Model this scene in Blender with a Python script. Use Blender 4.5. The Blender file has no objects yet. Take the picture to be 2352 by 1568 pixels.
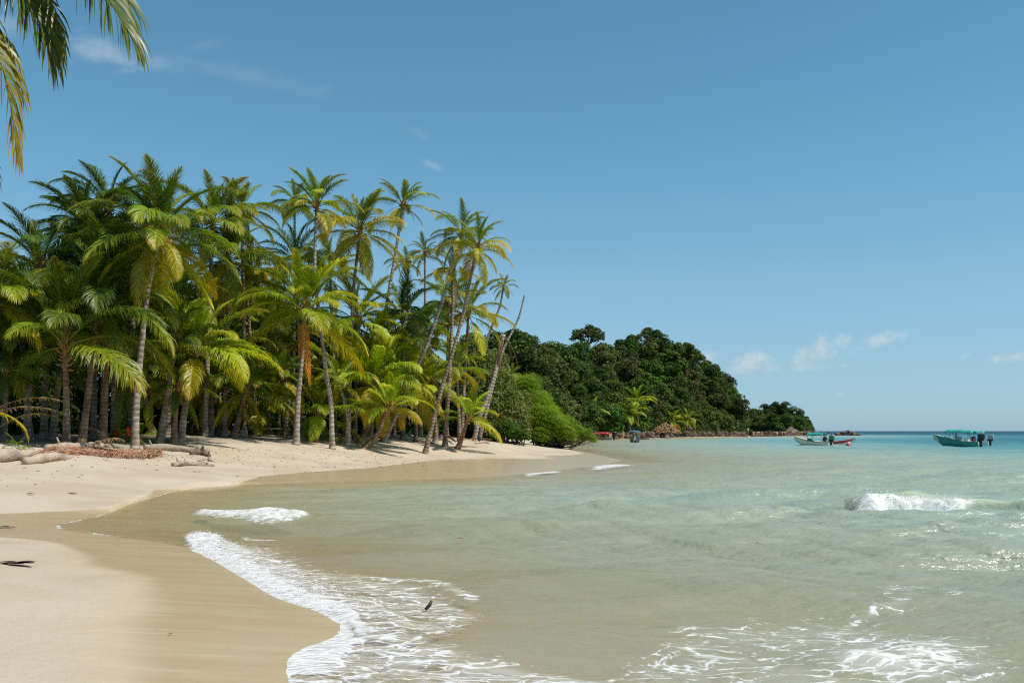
import bpy, bmesh, math, random
import numpy as np
from mathutils import Vector, Matrix

SC = bpy.context.scene
COL = SC.collection
R = math.radians
rng = np.random.default_rng(7)
rnd = random.Random(11)

# ------------------------------------------------------------------ layout helper
FD, CX, HY, EYE = 2287.0, 1176.0, 989.5, 2.0
def at(X, Y, d):
    return np.array([(X - CX) / FD * d, d, EYE + (HY - Y) / FD * d])
def flat(X, Y, z=0.0):
    d = (EYE - z) * FD / (Y - HY)
    return ((X - CX) / FD * d, d)

# ------------------------------------------------------------------ generic helpers
def tag(o, label=None, cat=None, group=None, kind=None):
    if label: o['label'] = label
    if cat: o['category'] = cat
    if group: o['group'] = group
    if kind: o['kind'] = kind
    return o

def link(o, parent=None):
    COL.objects.link(o)
    if parent is not None: o.parent = parent
    return o

def empty(name, loc=(0, 0, 0), rz=0.0):
    o = bpy.data.objects.new(name, None)
    o.location = loc; o.rotation_euler = (0, 0, rz)
    o.empty_display_size = 0.2
    return link(o)

def mesh_np(name, V, faces, mats=(), smooth=False, attrs=None, cols=None, mat_idx=None):
    """V: (n,3); faces: list of int arrays (m,k)."""
    me = bpy.data.meshes.new(name)
    V = np.asarray(V, dtype=np.float32)
    me.vertices.add(len(V)); me.vertices.foreach_set('co', V.ravel())
    loops, starts, pos = [], [], 0
    for f in faces:
        f = np.asarray(f, dtype=np.int32)
        if f.size == 0: continue
        k = f.shape[1]
        loops.append(f.ravel())
        starts.append(pos + np.arange(len(f)) * k)
        pos += f.size
    loops = np.concatenate(loops); starts = np.concatenate(starts).astype(np.int32)
    me.loops.add(len(loops)); me.loops.foreach_set('vertex_index', loops)
    me.polygons.add(len(starts)); me.polygons.foreach_set('loop_start', starts)
    if smooth: me.polygons.foreach_set('use_smooth', np.ones(len(starts), dtype=bool))
    if mat_idx is not None: me.polygons.foreach_set('material_index', np.asarray(mat_idx, dtype=np.int32))
    me.update(calc_edges=True)
    for k, v in (attrs or {}).items():
        a = me.attributes.new(k, 'FLOAT', 'POINT'); a.data.foreach_set('value', np.asarray(v, dtype=np.float32).ravel())
    if cols is not None:
        c = np.ones((len(V), 4), dtype=np.float32); c[:, :3] = cols
        a = me.attributes.new('Col', 'FLOAT_COLOR', 'POINT'); a.data.foreach_set('color', c.ravel())
    for m in mats: me.materials.append(m)
    me.validate()
    return me

def obj(name, me, parent=None):
    return link(bpy.data.objects.new(name, me), parent)

class MB:
    """collects primitive shapes for one mesh"""
    def __init__(s): s.V = []; s.F = {3: [], 4: []}; s.n = 0; s.mi = {3: [], 4: []}; s.C = []
    def add(s, V, F, mi=0, col=(1, 1, 1)):
        V = np.asarray(V, float); s.V.append(V)
        c = np.asarray(col, float)
        s.C.append(np.broadcast_to(c, (len(V), 3)))
        for f in F:
            k = len(f)
            if k in (3, 4): s.F[k].append([i + s.n for i in f]); s.mi[k].append(mi)
            else:
                for j in range(1, k - 1): s.F[3].append([f[0] + s.n, f[j] + s.n, f[j + 1] + s.n]); s.mi[3].append(mi)
        s.n += len(V)
    def box(s, c, size, bev=0.02, rot=None, mi=0):
        bm = bmesh.new(); bmesh.ops.create_cube(bm, size=1.0)
        bmesh.ops.scale(bm, vec=size, verts=bm.verts)
        if bev > 0: bmesh.ops.bevel(bm, geom=list(bm.edges), offset=min(bev, min(size) * .45), segments=2, affect='EDGES', profile=.5)
        V = np.array([v.co[:] for v in bm.verts]); bm.verts.index_update()
        F = [[v.index for v in f.verts] for f in bm.faces]; bm.free()
        if rot is not None: V = V @ np.array(Matrix(rot)).T
        s.add(V + np.asarray(c), F, mi)
    def tube(s, P, rad, k=8, mi=0, cap=True, col=(1, 1, 1)):
        P = np.asarray(P, float); n = len(P)
        rad = np.broadcast_to(np.asarray(rad, float), (n,))
        V, N1 = [], None
        for i in range(n):
            t = P[min(i + 1, n - 1)] - P[max(i - 1, 0)]; t = t / (np.linalg.norm(t) + 1e-9)
            if N1 is None:
                a = np.array([0, 0, 1.0]) if abs(t[2]) < .9 else np.array([1.0, 0, 0])
                N1 = np.cross(t, a)
            N1 = N1 - t * np.dot(N1, t); N1 /= np.linalg.norm(N1) + 1e-9
            B = np.cross(t, N1)
            ang = np.arange(k) * 2 * np.pi / k
            V.append(P[i] + rad[i] * (np.cos(ang)[:, None] * N1 + np.sin(ang)[:, None] * B))
        V = np.concatenate(V); F = []
        for i in range(n - 1):
            for j in range(k):
                F.append([i * k + j, i * k + (j + 1) % k, (i + 1) * k + (j + 1) % k, (i + 1) * k + j])
        if cap:
            V = np.vstack([V, P[0], P[-1]]); a, b = n * k, n * k + 1
            for j in range(k):
                F.append([(j + 1) % k, j, a]); F.append([(n - 1) * k + j, (n - 1) * k + (j + 1) % k, b])
        if np.ndim(col) == 2 and len(col) == n:
            c = np.repeat(np.asarray(col), k, axis=0)
            if cap: c = np.vstack([c, col[0], col[-1]])
            col = c
        s.add(V, F, mi, col)
    def mesh(s, name, mats, smooth=False, cols=False, attrs=None):
        return mesh_np(name, np.concatenate(s.V), [np.array(s.F[3]).reshape(-1, 3), np.array(s.F[4]).reshape(-1, 4)], mats, smooth, attrs,
                       np.concatenate(s.C) if cols else None, s.mi[3] + s.mi[4])

def smooth(a, b, x):
    t = np.clip((x - a) / (b - a), 0, 1); return t * t * (3 - 2 * t)

def _hash(ix, iy, seed):
    n = (ix.astype(np.int64) * 374761393 + iy.astype(np.int64) * 668265263 + seed * 974711) & 0xffffffff
    n = ((n ^ (n >> 13)) * 1274126177) & 0xffffffff
    n = ((n ^ (n >> 15)) * 2246822519) & 0xffffffff
    return ((n ^ (n >> 16)) & 0xffff) / 65535.0
def vnoise(x, y, seed=0):
    ix, iy = np.floor(x), np.floor(y); fx, fy = x - ix, y - iy
    fx = fx * fx * (3 - 2 * fx); fy = fy * fy * (3 - 2 * fy)
    a, b = _hash(ix, iy, seed), _hash(ix + 1, iy, seed); c, d = _hash(ix, iy + 1, seed), _hash(ix + 1, iy + 1, seed)
    return (a * (1 - fx) + b * fx) * (1 - fy) + (c * (1 - fx) + d * fx) * fy
def fbm(x, y, seed=0, oct=4):
    s, a, t = 0, .5, 0
    for o in range(oct):
        s = s + a * vnoise(x * 2 ** o, y * 2 ** o, seed + o * 17); t += a; a *= .5
    return s / t

def in_poly(x, y, poly):
    inside = np.zeros(x.shape, bool); n = len(poly)
    for i in range(n):
        x1, y1 = poly[i]; x2, y2 = poly[(i + 1) % n]
        c = ((y1 > y) != (y2 > y))
        with np.errstate(divide='ignore', invalid='ignore'):
            xi = (x2 - x1) * (y - y1) / (y2 - y1 + 1e-12) + x1
        inside ^= c & (x < xi)
    return inside
def dist_line(x, y, pts, closed=False):
    d = np.full(x.shape, 1e18); n = len(pts)
    for i in range(n if closed else n - 1):
        x1, y1 = pts[i]; x2, y2 = pts[(i + 1) % n]
        dx, dy = x2 - x1, y2 - y1; L = dx * dx + dy * dy + 1e-12
        t = np.clip(((x - x1) * dx + (y - y1) * dy) / L, 0, 1)
        d = np.minimum(d, (x - x1 - t * dx) ** 2 + (y - y1 - t * dy) ** 2)
    return np.sqrt(d)
def sdf(x, y, poly):
    d = dist_line(x, y, poly, True); return np.where(in_poly(x, y, poly), d, -d)

# ------------------------------------------------------------------ node helpers
class NT:
    def __init__(s, nt): s.nt = nt
    def n(s, typ, **kw):
        nd = s.nt.nodes.new(typ)
        for k, v in kw.items():
            if k.startswith('i_'):
                key = k[2:]
                key = int(key) if key.isdigit() else key.replace('_', ' ')
                s.set(nd.inputs[key], v)
            else: setattr(nd, k, v)
        return nd
    def set(s, inp, v):
        if hasattr(v, 'is_output'): s.nt.links.new(v, inp)
        elif hasattr(v, 'outputs'): s.nt.links.new(v.outputs[0], inp)
        else:
            if isinstance(v, (tuple, list)) and len(v) == 3 and len(getattr(inp, 'default_value', [])) == 4: v = (*v, 1)
            inp.default_value = v
    def math(s, op, a, b=0.0, c=None, clamp=False):
        nd = s.nt.nodes.new('ShaderNodeMath'); nd.operation = op; nd.use_clamp = clamp
        s.set(nd.inputs[0], a); s.set(nd.inputs[1], b)
        if c is not None: s.set(nd.inputs[2], c)
        return nd.outputs[0]
    def vmath(s, op, a, b=(0, 0, 0)):
        nd = s.nt.nodes.new('ShaderNodeVectorMath'); nd.operation = op
        s.set(nd.inputs[0], a); s.set(nd.inputs[1], b); return nd.outputs[0]
    def mix(s, fac, a, b, typ='MIX'):
        nd = s.nt.nodes.new('ShaderNodeMix'); nd.data_type = 'RGBA'; nd.blend_type = typ
        s.set(nd.inputs[0], fac); s.set(nd.inputs[6], a); s.set(nd.inputs[7], b); return nd.outputs[2]
    def ramp(s, fac, stops):
        nd = s.nt.nodes.new('ShaderNodeValToRGB'); e = nd.color_ramp.elements
        while len(e) < len(stops): e.new(.5)
        for el, (p, c) in zip(e, stops): el.position = p; el.color = (*c, 1) if len(c) == 3 else c
        s.set(nd.inputs[0], fac); return nd.outputs[0]
    def mrange(s, v, a, b, c=0.0, d=1.0, smoothstep=True):
        nd = s.nt.nodes.new('ShaderNodeMapRange'); nd.interpolation_type = 'SMOOTHSTEP' if smoothstep else 'LINEAR'
        s.set(nd.inputs[0], v); s.set(nd.inputs[1], a); s.set(nd.inputs[2], b); s.set(nd.inputs[3], c); s.set(nd.inputs[4], d)
        return nd.outputs[0]
    def noise(s, vec, scale, detail=4, rough=.55, dist=0.0):
        nd = s.nt.nodes.new('ShaderNodeTexNoise'); nd.inputs['Scale'].default_value = scale; nd.inputs['Detail'].default_value = detail
        nd.inputs['Roughness'].default_value = rough; nd.inputs['Distortion'].default_value = dist
        if vec is not None: s.set(nd.inputs['Vector'], vec)
        return nd.outputs[0]
    def attr(s, name, out=2):
        nd = s.nt.nodes.new('ShaderNodeAttribute'); nd.attribute_name = name; return nd.outputs[out]
    def bump(s, h, strength=.5, dist=.02, normal=None):
        nd = s.nt.nodes.new('ShaderNodeBump'); nd.inputs['Strength'].default_value = strength; nd.inputs['Distance'].default_value = dist
        s.set(nd.inputs['Height'], h)
        if normal is not None: s.set(nd.inputs['Normal'], normal)
        return nd.outputs[0]

def new_mat(name):
    m = bpy.data.materials.new(name); m.use_nodes = True; m.node_tree.nodes.clear()
    t = NT(m.node_tree); out = t.n('ShaderNodeOutputMaterial')
    return m, t, out
def pos(t, scale=(1, 1, 1)):
    g = t.n('ShaderNodeNewGeometry').outputs['Position']
    return t.vmath('MULTIPLY', g, scale) if scale != (1, 1, 1) else g
def obco(t, scale=(1, 1, 1)):
    g = t.n('ShaderNodeTexCoord').outputs['Object']
    return t.vmath('MULTIPLY', g, scale)

def simple_mat(name, col, rough=.6, var=.15, scale=6.0, bump=0.2, metal=0.0, spec=.5):
    m, t, out = new_mat(name)
    n = t.noise(obco(t), scale, 5)
    c = t.mix(n, tuple(x * (1 - var) for x in col), tuple(min(1, x * (1 + var)) for x in col))
    p = t.n('ShaderNodeBsdfPrincipled', i_Base_Color=c, i_Roughness=rough, i_Metallic=metal)
    p.inputs['Specular IOR Level'].default_value = spec
    if bump: t.set(p.inputs['Normal'], t.bump(t.noise(obco(t), scale * 5, 3), bump, .01))
    t.set(out.inputs[0], p); return m

def leaf_mat(name, rough=.42, trans=.3, spec=.5, hue=.10, tint=(1, 1, 1), vscale=0.0):
    m, t, out = new_mat(name)
    c = t.attr('Col', 0)
    r = t.n('ShaderNodeObjectInfo').outputs['Random']
    hs = t.n('ShaderNodeHueSaturation')
    t.set(hs.inputs['Hue'], t.mrange(r, 0, 1, .5 - hue * .25, .5 + hue * .12, False))
    t.set(hs.inputs['Value'], t.mrange(t.math('FRACT', t.math('MULTIPLY', r, 7.31)), 0, 1, .78, 1.2, False))
    t.set(hs.inputs['Color'], c)
    c = t.mix(1.0, hs.outputs[0], tint, 'MULTIPLY')
    if vscale:
        n = t.noise(pos(t), vscale, 3)
        c = t.mix(1.0, c, t.ramp(n, [(.3, (.62, .62, .6)), (.7, (1.3, 1.25, 1.1))]), 'MULTIPLY')
    p = t.n('ShaderNodeBsdfPrincipled', i_Base_Color=c, i_Roughness=rough)
    p.inputs['Specular IOR Level'].default_value = spec
    tr = t.n('ShaderNodeBsdfTranslucent')
    t.set(tr.inputs[0], t.mix(1.0, c, (1.25, 1.15, .55), 'MULTIPLY'))
    mx = t.n('ShaderNodeMixShader', i_0=trans); t.set(mx.inputs[1], p); t.set(mx.inputs[2], tr)
    t.set(out.inputs[0], mx); return m

M = {}
M['frond'] = leaf_mat('frond_leaf', .36, .38, .30, tint=(1.55, 1.50, .95))
M['frond_dry'] = leaf_mat('dry_frond_leaf', .6, .25, .3, .04)
M['broadleaf'] = leaf_mat('broad_leaf', .6, .25, .16, .16, tint=(.93, 1.1, .9))
M['feather'] = leaf_mat('feathery_leaf', .5, .35, .3, .02)

def bark(name, dark, light, ring=26.0):
    m, t, out = new_mat(name)
    ln = t.attr('along')
    n = t.noise(obco(t), 9, 5, .6)
    w = t.math('SINE', t.math('ADD', t.math('MULTIPLY', ln, ring), t.math('MULTIPLY', n, 4.0)))
    fine = t.noise(obco(t), 40, 4, .6)
    blot = t.noise(obco(t), 2.2, 4, .6)
    c = t.mix(t.mrange(blot, .35, .66), dark, light)
    c = t.mix(t.mrange(w, .5, 1.0, 0, .55), c, tuple(x * .45 for x in dark))
    c = t.mix(t.mrange(fine, .55, .75, 0, .5), c, tuple(min(1, x * 1.35) for x in light))
    p = t.n('ShaderNodeBsdfPrincipled', i_Base_Color=c, i_Roughness=.85)
    p.inputs['Specular IOR Level'].default_value = .2
    h = t.math('ADD', t.math('MULTIPLY', w, -.6), t.math('MULTIPLY', fine, 1.2))
    t.set(p.inputs['Normal'], t.bump(h, .8, .03)); t.set(out.inputs[0], p); return m
M['bark'] = bark('palm_bark', (.17, .115, .08), (.37, .285, .21))
M['bark_pale'] = bark('pale_palm_bark', (.25, .195, .155), (.48, .405, .33), 22)
M['bark_brown'] = bark('brown_palm_bark', (.17, .10, .058), (.36, .235, .14), 30)
M['bark_tree'] = simple_mat('tree_bark', (.12, .09, .07), .9, .4, 3, .5, spec=.15)
M['fibre'] = simple_mat('leaf_base_fibre', (.30, .17, .07), .85, .4, 8, .6, spec=.15)
M['coconut'] = simple_mat('coconut_husk', (.52, .25, .06), .5, .25, 4, .15)

def vcol_mat(name, rough=.8, spec=.2, bump=.4, scale=14):
    m, t, out = new_mat(name)
    c = t.mix(1.0, t.attr('Col', 0), t.ramp(t.noise(obco(t), scale, 5), [(.3, (.6, .58, .55)), (.7, (1.25, 1.22, 1.2))]), 'MULTIPLY')
    p = t.n('ShaderNodeBsdfPrincipled', i_Base_Color=c, i_Roughness=rough); p.inputs['Specular IOR Level'].default_value = spec
    t.set(p.inputs['Normal'], t.bump(t.noise(obco(t), scale * 3, 4), bump, .03)); t.set(out.inputs[0], p); return m
M['strand'] = vcol_mat('root_strand', .8, .2, .2)

# ------------------------------------------------------------------ shoreline and land form
shoreD = [(670, 1568), (660, 1510), (690, 1490), (745, 1478), (800, 1462), (795, 1432), (740, 1400), (650, 1375), (590, 1340), (525, 1300),
          (470, 1272), (425, 1256), (380, 1247), (300, 1237), (200, 1224), (120, 1213), (135, 1202), (215, 1188), (262, 1170), (300, 1155),
          (350, 1141), (395, 1128), (450, 1119), (540, 1113), (700, 1108), (850, 1104), (1000, 1100), (1120, 1096), (1200, 1088),
          (1300, 1078), (1390, 1066), (1430, 1059), (1415, 1053), (1375, 1045), (1335, 1036), (1300, 1029)]
land = [(4.0, -14), (1.6, -3), (.6, 1), (-.4, 4), (-1.4, 6.4)] + [flat(*p) for p in shoreD]
land += [(8, 135), (7, 160), (10, 190), (14, 214), (24, 246), (39, 276), (58, 306), (78, 338), (104, 385), (131, 432), (136, 441), (128, 452),
         (110, 480), (90, 560), (40, 800), (-300, 1200), (-2500, 1200), (-2500, -14)]
dryP = [(-4, -14), (-2.9, -3), (-2.6, 3)] + [flat(*p, .10) for p in [(190,1660),(200,1568),(225,1500),(245,1430),(295,1372),(298,1335),(235,1318),(205,1300),(170,1262),(120,1245),(0,1232),(-160,1229),(-160,1183),(0,1180),(120,1174),
        (215,1170),(258,1163),(290,1150),(343,1134),(352,1124),(420,1118),(520,1112),(560,1104),(600,1093),(700,1084),(850,1074),(940,1063),(1000,1056),(1100,1053.5),(1280,1052.5),(1240,1047.5),(1262,1043),(1325,1046),(1352,1046),(1330,1038),(1300,1031)]]
dryP += [(7.2, 135), (6.2, 160), (9, 190), (13, 214.5), (23, 247), (38, 277), (57, 307), (77, 339), (103, 386), (130, 433), (135, 441), (127, 451), (109, 479), (89, 560), (39, 799), (-300, 1199), (-2500, 1199), (-2500, -14)]
PROF_S = np.array([-30000, -4000, -1500, -400, -150, -80, -45, -25, -12, -6, -3, -1.2, 0, .05])
PROF_Z = np.array([-45, -30, -18, -12, -8.0, -5.2, -3.0, -1.5, -.75, -.42, -.24, -.09, 0, 0])
DRY_S = np.array([0, 1, 2.5, 5, 9, 13, 18, 25, 40, 80, 5000])
DRY_Z = np.array([.10, .19, .36, .67, 1.10, 1.45, 1.72, 1.86, 1.95, 2.1, 2.8])

def raster(x0, x1, y0, y1, h, sig, poly):
    xs = np.arange(x0, x1 + h, h); ys = np.arange(y0, y1 + h, h)
    X, Y = np.meshgrid(xs, ys)
    S = sdf(X, Y, poly)
    k = int(3 * sig / h + 1); g = np.exp(-.5 * (np.arange(-k, k + 1) * h / sig) ** 2); g /= g.sum()
    for ax in (0, 1):
        P = np.pad(S, [(k, k) if a == ax else (0, 0) for a in (0, 1)], mode='edge')
        S = sum(g[i] * (P[i:i + S.shape[0], :] if ax == 0 else P[:, i:i + S.shape[1]]) for i in range(2 * k + 1))
    return xs, ys, S
RN = raster(-32, 30, -2, 80, .2, .32, land); RF = raster(-130, 190, -12, 520, 1.6, 2.0, land)
DN = raster(-32, 30, -2, 80, .2, .30, dryP); DF = raster(-130, 190, -12, 520, 1.6, 2.0, dryP)
def samp(Rr, x, y):
    xs, ys, S = Rr; h = xs[1] - xs[0]
    u = np.clip((x - xs[0]) / h, 0, len(xs) - 1.001); v = np.clip((y - ys[0]) / h, 0, len(ys) - 1.001)
    i, j = u.astype(int), v.astype(int); fu, fv = u - i, v - j
    return (S[j, i] * (1 - fu) + S[j, i + 1] * fu) * (1 - fv) + (S[j + 1, i] * (1 - fu) + S[j + 1, i + 1] * fu) * fv
def field(RF, RN, poly, x, y):
    x = np.asarray(x, float); y = np.asarray(y, float)
    s = np.empty(x.shape)
    far = (x < -128) | (x > 188) | (y > 515) | (y < -11)
    s[~far] = samp(RF, x[~far], y[~far])
    if far.any(): s[far] = sdf(x[far], y[far], poly)
    w = smooth(-31, -27, x) * smooth(29, 25, x) * smooth(79, 70, y) * smooth(-2, 0, y)
    m = w > 0
    if m.any(): s[m] = s[m] * (1 - w[m]) + samp(RN, x[m], y[m]) * w[m]
    return s
def shore_dist(x, y): return field(RF, RN, land, x, y)
def dry_dist(x, y): return field(DF, DN, dryP, x, y)

ANCH = []   # (x, y, dz) corrections so that the ground passes under each trunk
def base_height(x, y):
    s = shore_dist(x, y); w = dry_dist(x, y)
    z = np.where(s < 0, np.interp(s, PROF_S, PROF_Z), np.where(w > 0, np.interp(w, DRY_S, DRY_Z), (.10) * s / (s + np.maximum(-w, 0) + 1e-4)))
    return w, z
def ground(x, y):
    x = np.atleast_1d(np.asarray(x, float)); y = np.atleast_1d(np.asarray(y, float))
    s, z = base_height(x, y)
    if ANCH:
        num = np.zeros(x.shape); den = np.full(x.shape, .25)
        sel = (x > -40) & (x < 25) & (y > 25) & (y < 110)
        xs_, ys_ = x[sel], y[sel]; nn = num[sel]; dd = den[sel]
        for ax, ay, dz in ANCH:
            w = np.exp(-((xs_ - ax) ** 2 + (ys_ - ay) ** 2) / (2 * 3.0 ** 2)); nn += w * dz; dd += w
        num[sel] = nn; den[sel] = dd
        z = z + num / den * smooth(1, 5, s)
    Xd = CX + FD * x / np.maximum(y, 1)
    edge = 37.6 + 1.0 * (fbm(x * .6, x * 0, 5) - .5)
    sc = smooth(0, 1, (y - edge) / .9) * smooth(300, 140, Xd) * smooth(45, 41, y)
    z = z + .20 * sc
    dry = smooth(1.0, 5, s)
    z = z + dry * (.10 * (fbm(x * .45, y * .45, 9) - .5) + .05 * (fbm(x * 1.7, y * 1.7, 12, 3) - .5))
    return z
def hit(X, Y, d0=8.0, d1=110.0):
    """distance at which the sight line through a layout point meets the ground"""
    d = np.arange(d0, d1, .15); P = at(X, Y, d); g = ground(P[0], P[1]); m = np.where(g >= P[2])[0]
    return float(d[m[0]]) if len(m) else None
def gz(x, y): return float(ground([x], [y])[0])

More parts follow.
